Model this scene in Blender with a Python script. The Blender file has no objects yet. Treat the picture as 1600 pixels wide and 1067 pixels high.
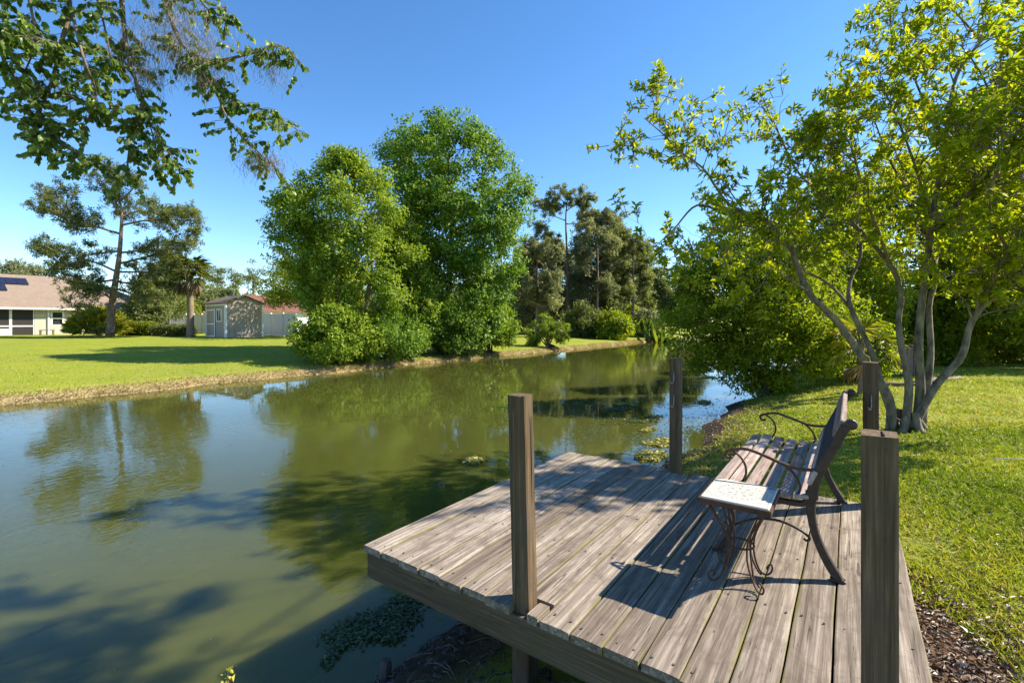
import bpy, math, random
import numpy as np
from mathutils import Vector, Matrix, noise as mnoise

R = math.radians
random.seed(7)
rng = np.random.default_rng(11)
scene = bpy.context.scene
COL = scene.collection

# ------------------------------------------------------------------ camera, sky, sun, exposure
# world frame: x across the canal (deck boards' width), y along the canal and the boards, z = 0 is the deck top
CAM_H, F, HY, A = 1.28, 745.0, 503.0, R(35.4)
CA, SA = math.cos(A), math.sin(A)
cam_data = bpy.data.cameras.new('camera')
cam = bpy.data.objects.new('camera', cam_data)
COL.objects.link(cam)
cam.location = (0, 0, CAM_H)
cam.rotation_euler = (R(90), 0, A)
cam_data.sensor_width = 36
cam_data.lens = F / 1600 * 36
cam_data.shift_y = -(533.5 - HY) / 1600
cam_data.clip_start = 0.05
cam_data.clip_end = 3000
scene.camera = cam

SUN_EL, SUN_AZ = R(40.0), R(45.0)          # the azimuth is measured from +y towards +x
world = bpy.data.worlds.new('World')
scene.world = world
world.use_nodes = True
wn = world.node_tree.nodes
wl = world.node_tree.links
wn.clear()
sky = wn.new('ShaderNodeTexSky')
sky.sky_type = 'NISHITA'
sky.sun_disc = False
sky.sun_elevation = SUN_EL
sky.sun_rotation = SUN_AZ
sky.altitude = 0
sky.air_density = 0.8
sky.dust_density = 0.05
sky.ozone_density = 2.0
bg = wn.new('ShaderNodeBackground')
bg.inputs['Strength'].default_value = 0.125
wo = wn.new('ShaderNodeOutputWorld')
hs = wn.new('ShaderNodeHueSaturation')
hs.inputs['Saturation'].default_value = 1.22
wl.new(sky.outputs[0], hs.inputs['Color'])
wl.new(hs.outputs[0], bg.inputs[0])
wl.new(bg.outputs[0], wo.inputs[0])

sun_data = bpy.data.lights.new('sun', 'SUN')
sun_data.energy = 5.0
sun_data.angle = R(0.53)
sun_data.color = (1.0, 0.91, 0.76)
sun = bpy.data.objects.new('sun', sun_data)
COL.objects.link(sun)
sdir = Vector((math.sin(SUN_AZ) * math.cos(SUN_EL), math.cos(SUN_AZ) * math.cos(SUN_EL), math.sin(SUN_EL)))
sun.rotation_euler = sdir.to_track_quat('Z', 'Y').to_euler()
sun.location = sdir * 60

scene.view_settings.view_transform = 'Standard'
scene.view_settings.look = 'None'
scene.view_settings.gamma = 1
scene.view_settings.use_curve_mapping = False
scene.view_settings.exposure = 1.16
scene.cycles.max_bounces = 8
scene.cycles.transmission_bounces = 4
scene.cycles.transparent_max_bounces = 4
scene.cycles.caustics_reflective = False
scene.cycles.caustics_refractive = False


# ------------------------------------------------------------------ survey helpers (pixel of the photograph + depth -> place)
def W(X, Y, z):
    return Vector((CA * X - SA * Y, SA * X + CA * Y, z))


def P(px, py, Y):
    return W((px - 800) / F * Y, Y, CAM_H - (py - HY) / F * Y)


def G(px, py, z):
    Y = F * (CAM_H - z) / (py - HY)
    return W((px - 800) / F * Y, Y, z)


def on_u(px, u):                      # v and depth where the sight line of a pixel column meets the plane x = u
    r = (px - 800) / F
    Y = u / (CA * r - SA)
    return SA * r * Y + CA * Y, Y


def lerp_table(x, tab):
    for (a, b), (c, d) in zip(tab, tab[1:]):
        if x <= c:
            return b + (d - b) * max(0.0, (x - a)) / (c - a)
    return tab[-1][1]


WATER_Z = -0.65
RB, LB = -2.08, -16.06
R_TAB = [(0, 0), (.25, .13), (.8, .26), (1.5, .39), (2.4, .48), (4, .54), (12, .58), (60, .7)]
L_TAB = [(0, 0), (.10, .09), (.3, .18), (.8, .27), (2.5, .36), (10, .60), (20, .78), (38, .87), (200, .95)]


def wob(v, s):
    return .16 * math.sin(v * .9 + s) + .10 * math.sin(v * 2.3 + 2 * s) + .06 * math.sin(v * 5.1 + s)


def height(u, v):
    rb = RB + wob(v, 1.3) * (.35 if v < 7 else 1)
    lb = LB + wob(v, 4.1)
    if u > rb:
        z = WATER_Z + lerp_table(u - rb, R_TAB)
        k = min(1, (u - rb) / 2)
    elif u < lb:
        z = WATER_Z + lerp_table(lb - u, L_TAB)
        k = min(1, (lb - u) / 1)
    else:
        return WATER_Z - min(.9, .55 * min(u - lb, rb - u))
    n = mnoise.noise((u * .6, v * .6, 0)) * .035 + mnoise.noise((u * 2.3, v * 2.3, 3)) * .012
    return z + n * k


# ------------------------------------------------------------------ mesh helpers
class MB:
    def __init__(self):
        self.v, self.f = [], []

    def add(self, vs, fs):
        o = len(self.v)
        self.v += [tuple(p) for p in vs]
        self.f += [tuple(i + o for i in f) for f in fs]
        return self

    def box(self, c, s, m=None):
        hx, hy, hz = s[0] / 2, s[1] / 2, s[2] / 2
        vs = [Vector((x, y, z)) for x in (-hx, hx) for y in (-hy, hy) for z in (-hz, hz)]
        if m is not None:
            vs = [m @ p for p in vs]
        vs = [p + Vector(c) for p in vs]
        return self.add(vs, [(0, 1, 3, 2), (4, 6, 7, 5), (0, 4, 5, 1), (2, 3, 7, 6), (0, 2, 6, 4), (1, 5, 7, 3)])

    def span(self, a, b):
        return self.box([(a[i] + b[i]) / 2 for i in range(3)], [abs(b[i] - a[i]) for i in range(3)])

    def bevbox(self, c, s, b, m=None):
        # box with chamfered vertical and horizontal edges
        hx, hy, hz = s[0] / 2, s[1] / 2, s[2] / 2
        def ring(z, i):
            return [(-hx + i, -hy + i + b, z), (-hx + i + b, -hy + i, z), (hx - i - b, -hy + i, z), (hx - i, -hy + i + b, z),
                    (hx - i, hy - i - b, z), (hx - i - b, hy - i, z), (-hx + i + b, hy - i, z), (-hx + i, hy - i - b, z)]
        rs = [ring(-hz, b), ring(-hz + b, 0), ring(hz - b, 0), ring(hz, b)]
        vs = [Vector(p) for r in rs for p in r]
        if m is not None:
            vs = [m @ p for p in vs]
        vs = [p + Vector(c) for p in vs]
        fs = [tuple(reversed(range(8))), tuple(range(24, 32))]
        for k in range(3):
            for i in range(8):
                j = (i + 1) % 8
                fs.append((k * 8 + i, k * 8 + j, k * 8 + 8 + j, k * 8 + 8 + i))
        return self.add(vs, fs)

    def tube(self, pts, rad, n=6, cap=True, squash=None):
        pts = [Vector(p) for p in pts]
        m = len(pts)
        if not hasattr(rad, '__len__'):
            rad = [rad] * m
        o = len(self.v)
        t = (pts[1] - pts[0]).normalized()
        a = Vector((0, 0, 1)) if abs(t.z) < .9 else Vector((1, 0, 0))
        nx = t.cross(a).normalized()
        for i in range(m):
            if i == 0:
                t = pts[1] - pts[0]
            elif i == m - 1:
                t = pts[-1] - pts[-2]
            else:
                t = pts[i + 1] - pts[i - 1]
            if t.length < 1e-9:
                t = Vector((0, 0, 1))
            t.normalize()
            nx = nx - t * nx.dot(t)
            if nx.length < 1e-6:
                nx = t.orthogonal()
            nx.normalize()
            ny = t.cross(nx)
            for k in range(n):
                an = 2 * math.pi * k / n
                q = pts[i] + (nx * math.cos(an) + ny * math.sin(an)) * rad[i]
                self.v.append(tuple(q))
        for i in range(m - 1):
            for k in range(n):
                k2 = (k + 1) % n
                self.f.append((o + i * n + k, o + i * n + k2, o + i * n + n + k2, o + i * n + n + k))
        if cap:
            self.f.append(tuple(o + k for k in reversed(range(n))))
            self.f.append(tuple(o + (m - 1) * n + k for k in range(n)))
        return self

    def prism(self, poly, axis_fn, t0, t1):
        # poly: 2D outline; axis_fn(a, b, t) -> 3D
        n = len(poly)
        vs = [axis_fn(a, b, t0) for a, b in poly] + [axis_fn(a, b, t1) for a, b in poly]
        fs = [tuple(range(n)), tuple(reversed(range(n, 2 * n)))]
        for i in range(n):
            j = (i + 1) % n
            fs.append((i, i + n, j + n, j))
        return self.add(vs, fs)


WORLD_LOC = {}


def props(o, label=None, cat=None, group=None, kind=None):
    if label:
        o['label'] = label
    if cat:
        o['category'] = cat
    if group:
        o['group'] = group
    if kind:
        o['kind'] = kind
    return o


def link(o, parent, loc):
    COL.objects.link(o)
    if parent is not None:
        o.parent = parent
        WORLD_LOC[o.name] = WORLD_LOC[parent.name]
    else:
        o.location = loc
        WORLD_LOC[o.name] = Vector(loc)
    return o


def thing(name, loc, label, cat, group=None):
    o = bpy.data.objects.new(name, None)
    o.empty_display_size = .2
    link(o, None, loc)
    return props(o, label, cat, group)


def mesh_obj(name, mb, mat, parent=None, smooth=False, loc=None, recalc=True, **kw):
    base = WORLD_LOC[parent.name] if parent is not None else Vector(loc if loc is not None else (0, 0, 0))
    me = bpy.data.meshes.new(name)
    vs = [(p[0] - base.x, p[1] - base.y, p[2] - base.z) for p in mb.v]
    me.from_pydata(vs, [], mb.f)
    if recalc:
        import bmesh
        bm = bmesh.new()
        bm.from_mesh(me)
        bmesh.ops.recalc_face_normals(bm, faces=bm.faces)
        bm.to_mesh(me)
        bm.free()
    me.materials.append(MAT[mat])
    if smooth:
        me.shade_smooth()
    o = bpy.data.objects.new(name, me)
    link(o, parent, base)
    return props(o, **kw)


def unit(a):
    return a / np.maximum(np.linalg.norm(a, axis=1, keepdims=True), 1e-9)


def leaf_arrays(C, D, N, L, Wd, fold=.12, droop=.12, wide=.45):
    D = unit(D)
    N = unit(N - D * (N * D).sum(1, keepdims=True))
    S = np.cross(D, N)
    L = L[:, None]
    Wd = Wd[:, None]
    mid = C + D * L * wide
    v = np.empty((len(C), 4, 3))
    v[:, 0] = C
    v[:, 1] = mid + S * Wd * .5 + N * L * fold
    v[:, 2] = C + D * L - N * L * droop
    v[:, 3] = mid - S * Wd * .5 + N * L * fold
    return v


def leaf_obj(name, C, D, N, L, Wd, var, mat, parent=None, loc=(0, 0, 0), kind='stuff', **kw):
    lk = {k: kw.pop(k) for k in ('fold', 'droop', 'wide') if k in kw}
    base = np.array(WORLD_LOC[parent.name] if parent is not None else loc)
    v = leaf_arrays(C - base, D, N, L, Wd, **lk)
    n = len(C)
    me = bpy.data.meshes.new(name)
    me.vertices.add(4 * n)
    me.vertices.foreach_set('co', v.reshape(-1).astype(np.float32))
    b = (np.arange(n) * 4)[:, None]
    idx = np.concatenate([b + 0, b + 1, b + 2, b + 0, b + 2, b + 3], axis=1).reshape(-1)
    me.loops.add(6 * n)
    me.loops.foreach_set('vertex_index', idx.astype(np.int32))
    me.polygons.add(2 * n)
    me.polygons.foreach_set('loop_start', (np.arange(2 * n) * 3).astype(np.int32))
    at = me.attributes.new('var', 'FLOAT', 'FACE')
    at.data.foreach_set('value', np.repeat(var, 2).astype(np.float32))
    me.update(calc_edges=True)
    me.materials.append(MAT[mat])
    o = bpy.data.objects.new(name, me)
    link(o, parent, base)
    return props(o, kind=kind, **kw)


# ------------------------------------------------------------------ materials
MAT = {}


class NT:
    def __init__(self, name):
        self.m = bpy.data.materials.new(name)
        self.m.use_nodes = True
        self.n = self.m.node_tree.nodes
        self.l = self.m.node_tree.links
        self.n.clear()
        self.out = self.n.new('ShaderNodeOutputMaterial')
        MAT[name] = self.m

    def node(self, t, **kw):
        nd = self.n.new(t)
        for k, v in kw.items():
            if k in nd.inputs:
                self.set(nd.inputs[k], v)
            else:
                setattr(nd, k, v)
        return nd

    def set(self, sock, v):
        if hasattr(v, 'is_output') or isinstance(v, bpy.types.NodeSocket):
            self.l.new(v, sock)
        else:
            if isinstance(v, tuple) and len(v) == 3 and sock.type == 'RGBA':
                v = v + (1,)
            sock.default_value = v

    def noise(self, vec, scale, detail=4, rough=.55, dist=0.0):
        nd = self.node('ShaderNodeTexNoise')
        self.set(nd.inputs['Vector'], vec)
        nd.inputs['Scale'].default_value = scale
        nd.inputs['Detail'].default_value = detail
        nd.inputs['Roughness'].default_value = rough
        nd.inputs['Distortion'].default_value = dist
        return nd.outputs['Fac']

    def ramp(self, fac, stops, interp='LINEAR'):
        nd = self.node('ShaderNodeValToRGB')
        cr = nd.color_ramp
        cr.interpolation = interp
        while len(cr.elements) < len(stops):
            cr.elements.new(.5)
        for e, (p, c) in zip(cr.elements, stops):
            e.position = p
            if not hasattr(c, '__len__'):
                c = (c, c, c)
            e.color = tuple(c) + (1,)
        self.set(nd.inputs[0], fac)
        return nd.outputs[0]

    def mix(self, fac, a, b, mode='MIX'):
        nd = self.node('ShaderNodeMix', data_type='RGBA', blend_type=mode)
        self.set(nd.inputs[0], fac)
        self.set(nd.inputs[6], a)
        self.set(nd.inputs[7], b)
        return nd.outputs[2]

    def math(self, op, a, b=0.0, clamp=False):
        nd = self.node('ShaderNodeMath', operation=op, use_clamp=clamp)
        self.set(nd.inputs[0], a)
        self.set(nd.inputs[1], b)
        return nd.outputs[0]

    def coords(self, kind='Object', scale=(1, 1, 1), rand=0.0):
        tc = self.node('ShaderNodeTexCoord')
        mp = self.node('ShaderNodeMapping')
        mp.inputs['Scale'].default_value = scale
        self.l.new(tc.outputs[kind], mp.inputs['Vector'])
        if rand:
            oi = self.node('ShaderNodeObjectInfo')
            cb = self.node('ShaderNodeCombineXYZ')
            m = self.math('MULTIPLY', oi.outputs['Random'], rand)
            for i in range(3):
                self.l.new(m, cb.inputs[i])
            self.l.new(cb.outputs[0], mp.inputs['Location'])
        return mp.outputs[0]

    def bump(self, h, strength=.3, dist=.02, normal=None):
        nd = self.node('ShaderNodeBump')
        nd.inputs['Strength'].default_value = strength
        nd.inputs['Distance'].default_value = dist
        self.set(nd.inputs['Height'], h)
        if normal is not None:
            self.l.new(normal, nd.inputs['Normal'])
        return nd.outputs[0]

    def principled(self, color, rough=.7, normal=None, spec=.4, metal=0.0):
        b = self.node('ShaderNodeBsdfPrincipled')
        self.set(b.inputs['Base Color'], color)
        self.set(b.inputs['Roughness'], rough)
        b.inputs['Specular IOR Level'].default_value = spec
        b.inputs['Metallic'].default_value = metal
        if normal is not None:
            self.l.new(normal, b.inputs['Normal'])
        return b

    def finish(self, sh):
        self.l.new(sh.outputs[0], self.out.inputs['Surface'])
        return self.m


def leaf_mat(name, stops, trans=.4, tcol=(1.15, 1.1, .45), rough=.45, spec=.35):
    t = NT(name)
    at = t.node('ShaderNodeAttribute', attribute_name='var')
    col = t.ramp(at.outputs['Fac'], stops)
    b = t.principled(col, rough, spec=spec)
    tr = t.node('ShaderNodeBsdfTranslucent')
    tc = t.mix(1.0, col, tcol, 'MULTIPLY')
    t.l.new(tc, tr.inputs['Color'])
    mx = t.node('ShaderNodeMixShader')
    mx.inputs[0].default_value = trans
    t.l.new(b.outputs[0], mx.inputs[1])
    t.l.new(tr.outputs[0], mx.inputs[2])
    t.finish(mx)


def plain(name, c1, c2=None, scale=8, rough=.7, bump=.0, spec=.4, metal=0.0, stretch=(1, 1, 1), rand=7.0, bdist=.01):
    t = NT(name)
    co = t.coords('Object', stretch, rand)
    n = t.noise(co, scale, 6, .6)
    col = t.ramp(n, [(.3, c1), (.7, c2 or c1)])
    nm = t.bump(n, bump, bdist) if bump else None
    t.finish(t.principled(col, rough, nm, spec, metal))


def wood_mat(name, dark, mid, light, grain=(38, 1.6, 38), moss=None, moss_amt=0.0, rough=.85, stain=(.10, .075, .055), moss_edge=False, bump=.5):
    t = NT(name)
    co = t.coords('Object', grain, 37.0)
    g1 = t.noise(co, 1.0, 7, .65, .6)
    co2 = t.coords('Object', (grain[0] * 3.2, grain[1] * 2.2, grain[2] * 3.2), 91.0)
    g2 = t.noise(co2, 1.0, 4, .6)
    g = t.math('ADD', t.math('MULTIPLY', g1, .65), t.math('MULTIPLY', g2, .35))
    col = t.ramp(g, [(.33, dark), (.5, mid), (.66, light)])
    oi = t.node('ShaderNodeObjectInfo')
    tint = t.ramp(oi.outputs['Random'], [(0, (.68, .64, .60)), (.35, (.9, .87, .83)), (.7, (1.05, 1.02, .98)), (1, (1.18, 1.17, 1.15))])
    col = t.mix(1.0, col, tint, 'MULTIPLY')
    co3 = t.coords('Object', tuple(4 + .05 * q for q in grain), 53.0)
    st = t.noise(co3, 1.0, 6, .72, .8)
    col = t.mix(t.ramp(st, [(.46, 0), (.74, .85)]), col, stain)
    co4 = t.coords('Object', tuple(q * 1.6 + 2 for q in grain), 71.0)
    ck = t.noise(co4, 1.0, 3, .5, 1.2)
    ckm = t.ramp(ck, [(.30, 1), (.37, 0)])
    col = t.mix(t.math('MULTIPLY', ckm, .75), col, tuple(.35 * q for q in stain))
    sp_n = t.noise(t.coords('Object', (60, 60, 60), 29.0), 1.0, 4, .7)
    col = t.mix(t.ramp(sp_n, [(.60, 0), (.75, .45)]), col, stain)
    g = t.math('SUBTRACT', g, t.math('MULTIPLY', ckm, .5))
    if moss:
        if moss_edge:
            tc = t.node('ShaderNodeTexCoord')
            sp = t.node('ShaderNodeSeparateXYZ')
            t.l.new(tc.outputs['Generated'], sp.inputs[0])
            e = t.math('ABSOLUTE', t.math('SUBTRACT', sp.outputs[0], .5))
            mk = t.ramp(e, [(.40, 0), (.49, 1)])
        else:
            mk = 1.0
        ns = t.ramp(t.noise(t.coords('Object', (4, 2.2, 4), 17.0), 1.0, 5, .7), [(.42, 0), (.66, 1)])
        f = t.math('MULTIPLY', t.math('MULTIPLY', mk, ns), moss_amt)
        col = t.mix(f, col, moss)
    nm = t.bump(g, bump, .004)
    t.finish(t.principled(col, rough, nm, .25))


wood_mat('deck_wood', (.066, .051, .039), (.255, .213, .173), (.50, .44, .37), grain=(42, 1.3, 42), moss=(.17, .155, .03), moss_amt=.85, moss_edge=True)
wood_mat('rim_wood', (.035, .024, .014), (.095, .066, .040), (.18, .13, .085), grain=(1.3, 40, 40), moss=(.09, .075, .03), moss_amt=.5)
wood_mat('post_wood', (.045, .030, .016), (.12, .080, .046), (.24, .165, .10), grain=(40, 40, 1.2), moss=(.075, .062, .02), moss_amt=.4)
wood_mat('slat_wood', (.17, .12, .10), (.34, .27, .24), (.52, .46, .43), grain=(55, 1.6, 55), stain=(.16, .09, .06))
wood_mat('wet_wood', (.03, .025, .02), (.09, .08, .07), (.17, .155, .14), grain=(30, 30, 1.5))
plain('screw', (.30, .28, .26), (.12, .09, .07), 200, .45, metal=.7)
plain('iron', (.012, .010, .009), (.055, .030, .020), 28, .5, bump=.25, spec=.5)
plain('rust_iron', (.035, .018, .012), (.11, .048, .026), 35, .65, bump=.25)
plain('hook_metal', (.34, .32, .28), (.18, .16, .13), 40, .55, metal=.4)
plain('tile_white', (.56, .52, .43), (.64, .60, .51), 14, .35, spec=.5)
plain('tile_line', (.26, .26, .25), (.34, .33, .31), 40, .6)
plain('tile_grey', (.16, .19, .20), (.26, .29, .30), 30, .6)
plain('stucco', (.46, .41, .32), (.54, .485, .385), 3, .9, bump=.1)
plain('cream', (.62, .55, .36), (.68, .6, .42), 3, .9)
plain('white_paint', (.74, .74, .72), (.80, .80, .79), 4, .5)
plain('vinyl', (.74, .75, .76), (.80, .81, .82), 2, .45)
plain('white_cover', (.78, .79, .82), (.83, .83, .85), 6, .6, bump=.3, bdist=.05)
plain('fascia', (.55, .53, .48), (.62, .60, .55), 5, .6)
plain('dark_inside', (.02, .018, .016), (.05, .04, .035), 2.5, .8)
plain('solar_panel', (.012, .013, .025), (.02, .02, .04), 3, .2, spec=.6)
plain('furniture_dark', (.03, .03, .03), (.06, .055, .05), 9, .6)
plain('shed_wall', (.34, .285, .235), (.40, .34, .285), 5, .85, stretch=(1, 1, .3))
plain('shed_roof', (.10, .075, .06), (.17, .13, .10), 9, .9)
plain('bark_pale', (.06, .046, .028), (.29, .24, .17), 13, .9, bump=.8, stretch=(1, 1, .45), bdist=.02)
plain('bark_brown', (.10, .07, .05), (.27, .20, .15), 7, .95, bump=.8, stretch=(1, 1, .3), bdist=.03)
plain('bark_dark', (.035, .028, .02), (.12, .095, .07), 7, .95, bump=.8, stretch=(1, 1, .3), bdist=.03)
plain('palm_bark', (.14, .10, .07), (.30, .22, .16), 14, .95, bump=.7, stretch=(.3, .3, 1), bdist=.03)
plain('twig', (.07, .055, .04), (.17, .14, .11), 20, .9)
plain('log', (.10, .07, .05), (.26, .20, .16), 9, .9, bump=.5)
plain('fence_board', (.13, .08, .07), (.27, .18, .16), 8, .9, stretch=(6, 6, .5))
plain('stick_white', (.62, .58, .5), (.75, .72, .66), 20, .7)

t = NT('window_glass')
t.finish(t.principled((.03, .035, .04), .06, spec=.8))
t = NT('screen')
t.finish(t.principled((.035, .03, .028), .55, spec=.3))


def shingle_mat(name, a, b, c, sc):
    t = NT(name)
    co = t.coords('Object')
    br = t.node('ShaderNodeTexBrick')
    mp = t.node('ShaderNodeMapping')
    mp.inputs['Rotation'].default_value = (0, R(90), R(90))
    t.l.new(co, br.inputs['Vector'])
    br.inputs['Scale'].default_value = sc
    br.inputs['Mortar Size'].default_value = .012
    t.set(br.inputs['Color1'], a)
    t.set(br.inputs['Color2'], b)
    t.set(br.inputs['Mortar'], c)
    n = t.noise(co, 1.2, 6, .7)
    col = t.mix(t.ramp(n, [(.3, 0), (.7, .6)]), br.outputs[0], c)
    nn = t.noise(co, 14, 3, .7)
    col = t.mix(t.ramp(nn, [(.35, 0), (.7, .5)]), col, b)
    t.finish(t.principled(col, .95, t.bump(nn, .3, .02), .2))


shingle_mat('roof_tan', (.235, .175, .13), (.30, .23, .175), (.18, .13, .10), 3.0)
shingle_mat('roof_red', (.17, .075, .055), (.22, .10, .075), (.13, .055, .042), 3.0)

# ground: lawn, dry lip of the far bank, mud of the near bank, mulch along the deck
t = NT('ground')
tc = t.node('ShaderNodeTexCoord')
co = tc.outputs['Object']
sp = t.node('ShaderNodeSeparateXYZ')
t.l.new(co, sp.inputs[0])
u_, v_, z_ = sp.outputs
fine = t.noise(co, 26, 6, .75)
mid_ = t.noise(co, 2.2, 6, .65)
big = t.noise(co, .22, 5, .6)
lawn = t.ramp(fine, [(.28, (.10, .14, .012)), (.5, (.20, .26, .018)), (.72, (.31, .34, .035))])
lawn = t.mix(t.ramp(mid_, [(.42, 0), (.68, .7)]), lawn, (.30, .25, .08))
lawn = t.mix(t.ramp(big, [(.4, 0), (.65, .6)]), lawn, (.27, .29, .025))
lawn = t.mix(t.ramp(t.noise(co, .7, 6, .7), [(.5, 0), (.72, .55)]), lawn, (.12, .19, .012))
straw = t.ramp(fine, [(.25, (.16, .115, .06)), (.5, (.33, .25, .13)), (.75, (.48, .39, .22))])
mud = t.ramp(t.noise(co, 14, 7, .7), [(.3, (.028, .02, .013)), (.55, (.08, .058, .04)), (.75, (.18, .135, .095))])
mulch = t.ramp(t.noise(co, 45, 6, .8), [(.3, (.05, .03, .02)), (.5, (.15, .09, .06)), (.68, (.34, .24, .17))])
# height above the water decides straw/mud on the banks
zz = t.math('ADD', z_, t.math('MULTIPLY', t.math('SUBTRACT', mid_, .5), .22))
bank = t.ramp(t.math('ADD', zz, .65), [(.12, 1), (.25, 0)])
side = t.ramp(t.math('MULTIPLY', t.math('ADD', u_, 30), .0166), [(.3, 0), (.32, 1)])          # 0 on the far side, 1 on the near side
bankcol = t.mix(side, straw, mud)
near_bank = t.math('MULTIPLY', side, t.ramp(t.math('ADD', zz, .65), [(.12, 1), (.26, 0)]))
lawn = t.mix(near_bank, lawn, mud)
col = t.mix(bank, lawn, bankcol)
# mulch beside the deck
dx = t.math('ABSOLUTE', t.math('SUBTRACT', u_, .1))
dy = t.math('ABSOLUTE', t.math('SUBTRACT', v_, 1.3))
dd = t.math('ADD', t.math('MULTIPLY', dx, 1.0), t.math('MULTIPLY', t.math('MAXIMUM', t.math('SUBTRACT', dy, 1.5), 0.0), .55))
dd = t.math('ADD', dd, t.math('MULTIPLY', t.math('SUBTRACT', t.noise(co, 5, 5, .7), .5), .5))
mk = t.math('MULTIPLY', t.ramp(dd, [(.40, 1), (.60, 0)]), t.ramp(zz, [(0, 1), (1, 1)]))
col = t.mix(mk, col, mulch)
bmp = t.math('ADD', fine, t.math('MULTIPLY', mid_, .8))
t.finish(t.principled(col, .95, t.bump(bmp, .7, .05), .1))

# water: murky green, mirror smooth with patches of small ripples
t = NT('water')
co = t.coords('Object')
w1 = t.noise(t.coords('Object', (1.0, 1.0, 1.0)), 2.0, 3, .5, .6)
w2 = t.noise(t.coords('Object', (1.6, .9, 1.0)), 7.0, 2, .5, .5)
zone = t.ramp(t.noise(co, .16, 2, .5), [(.44, .06), (.62, 1)])
h = t.math('ADD', t.math('MULTIPLY', w1, .35), t.math('MULTIPLY', t.math('MULTIPLY', w2, .55), zone))
murk = t.ramp(t.noise(co, .35, 4, .6), [(.3, (.052, .059, .011)), (.7, (.071, .076, .017))])
b = t.principled(murk, .015, t.bump(h, .085, .05), .5)
b.inputs['IOR'].default_value = 1.333
b.subsurface_method = 'BURLEY'
b.inputs['Subsurface Weight'].default_value = 1.0
b.inputs['Subsurface Radius'].default_value = (1.0, 1.0, .7)
b.inputs['Subsurface Scale'].default_value = .2
t.finish(b)

leaf_mat('leaf_yellowgreen', [(0, (.14, .21, .010)), (.4, (.30, .39, .014)), (.8, (.47, .50, .02)), (1, (.58, .49, .025))], .66)
leaf_mat('leaf_bush', [(0, (.08, .13, .010)), (.5, (.22, .30, .016)), (.85, (.38, .43, .02)), (1, (.47, .44, .025))], .62)
leaf_mat('leaf_back', [(0, (.08, .12, .016)), (.5, (.21, .27, .024)), (1, (.41, .44, .04))], .65)
leaf_mat('leaf_maple', [(0, (.05, .12, .014)), (.5, (.15, .27, .03)), (1, (.32, .44, .045))], .48, (1.15, 1.1, .5))
leaf_mat('leaf_willow', [(0, (.08, .15, .014)), (.5, (.22, .33, .026)), (1, (.43, .49, .045))], .5)
leaf_mat('leaf_dark', [(0, (.06, .085, .028)), (.5, (.145, .18, .055)), (1, (.26, .28, .09))], .5)
leaf_mat('leaf_pine', [(0, (.10, .13, .055)), (.5, (.21, .245, .095)), (1, (.35, .36, .15))], .55, (1.1, 1.1, .6))
leaf_mat('leaf_grey', [(0, (.12, .135, .075)), (.5, (.24, .26, .135)), (1, (.38, .38, .21))], .55, (1.1, 1.1, .7))
leaf_mat('leaf_cedar', [(0, (.07, .115, .045)), (.5, (.16, .21, .06)), (1, (.34, .33, .085))], .48)
leaf_mat('leaf_overhead', [(0, (.08, .145, .03)), (.5, (.17, .27, .06)), (1, (.32, .40, .11))], .6, rough=.35)
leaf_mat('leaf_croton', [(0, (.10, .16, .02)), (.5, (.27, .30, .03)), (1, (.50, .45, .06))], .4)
leaf_mat('palm_green', [(0, (.05, .075, .018)), (.5, (.12, .15, .03)), (1, (.24, .25, .06))], .3)
leaf_mat('palm_dead', [(0, (.16, .11, .06)), (.5, (.28, .20, .11)), (1, (.42, .33, .18))], .25)
leaf_mat('moss_grey', [(0, (.11, .10, .09)), (.5, (.20, .18, .16)), (1, (.32, .29, .26))], .3)
leaf_mat('grass_blade', [(0, (.13, .20, .010)), (.4, (.28, .36, .018)), (.7, (.42, .43, .05)), (1, (.50, .38, .17))], .4)
leaf_mat('dry_grass', [(0, (.22, .15, .075)), (.4, (.40, .29, .15)), (.7, (.52, .42, .22)), (1, (.34, .38, .06))], .3)
leaf_mat('litter', [(0, (.06, .035, .022)), (.5, (.19, .115, .07)), (.9, (.36, .26, .18)), (1, (.6, .55, .5))], .1)
leaf_mat('algae', [(0, (.16, .16, .03)), (.5, (.32, .30, .06)), (1, (.5, .46, .14))], .2)
leaf_mat('pondweed', [(0, (.03, .05, .02)), (.5, (.075, .105, .035)), (1, (.14, .17, .06))], .2)
leaf_mat('banana', [(0, (.07, .13, .02)), (.6, (.17, .25, .03)), (1, (.35, .36, .06))], .4)

# ------------------------------------------------------------------ ground and water
def axis(parts):
    out = []
    for a, b, s in parts:
        n = max(1, int(round((b - a) / s)))
        out += [a + (b - a) * i / n for i in range(n)]
    return out + [parts[-1][1]]


us = axis([(-900, -120, 60), (-120, -60, 6), (-60, -20, 1.2), (-20, -15, .14), (-15, -4, 1.2), (-4, 2, .14), (2, 14, .5), (14, 40, 2), (40, 900, 60)])
vs_ = axis([(-900, -40, 60), (-40, -6, 2), (-6, 14, .22), (14, 42, .5), (42, 120, 3), (120, 900, 60)])
gm = MB()
nu, nv = len(us), len(vs_)
for v in vs_:
    for u in us:
        gm.v.append((u, v, height(u, v)))
for j in range(nv - 1):
    for i in range(nu - 1):
        a = j * nu + i
        gm.f.append((a, a + 1, a + nu + 1, a + nu))
mesh_obj('ground', gm, 'ground', smooth=True, recalc=False, kind='structure')
wm = MB().add([(-17.2, -300, WATER_Z), (-1.2, -300, WATER_Z), (-1.2, 500, WATER_Z), (-17.2, 500, WATER_Z)], [(0, 1, 2, 3)])
mesh_obj('canal_water', wm, 'water', recalc=False, kind='structure')

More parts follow.
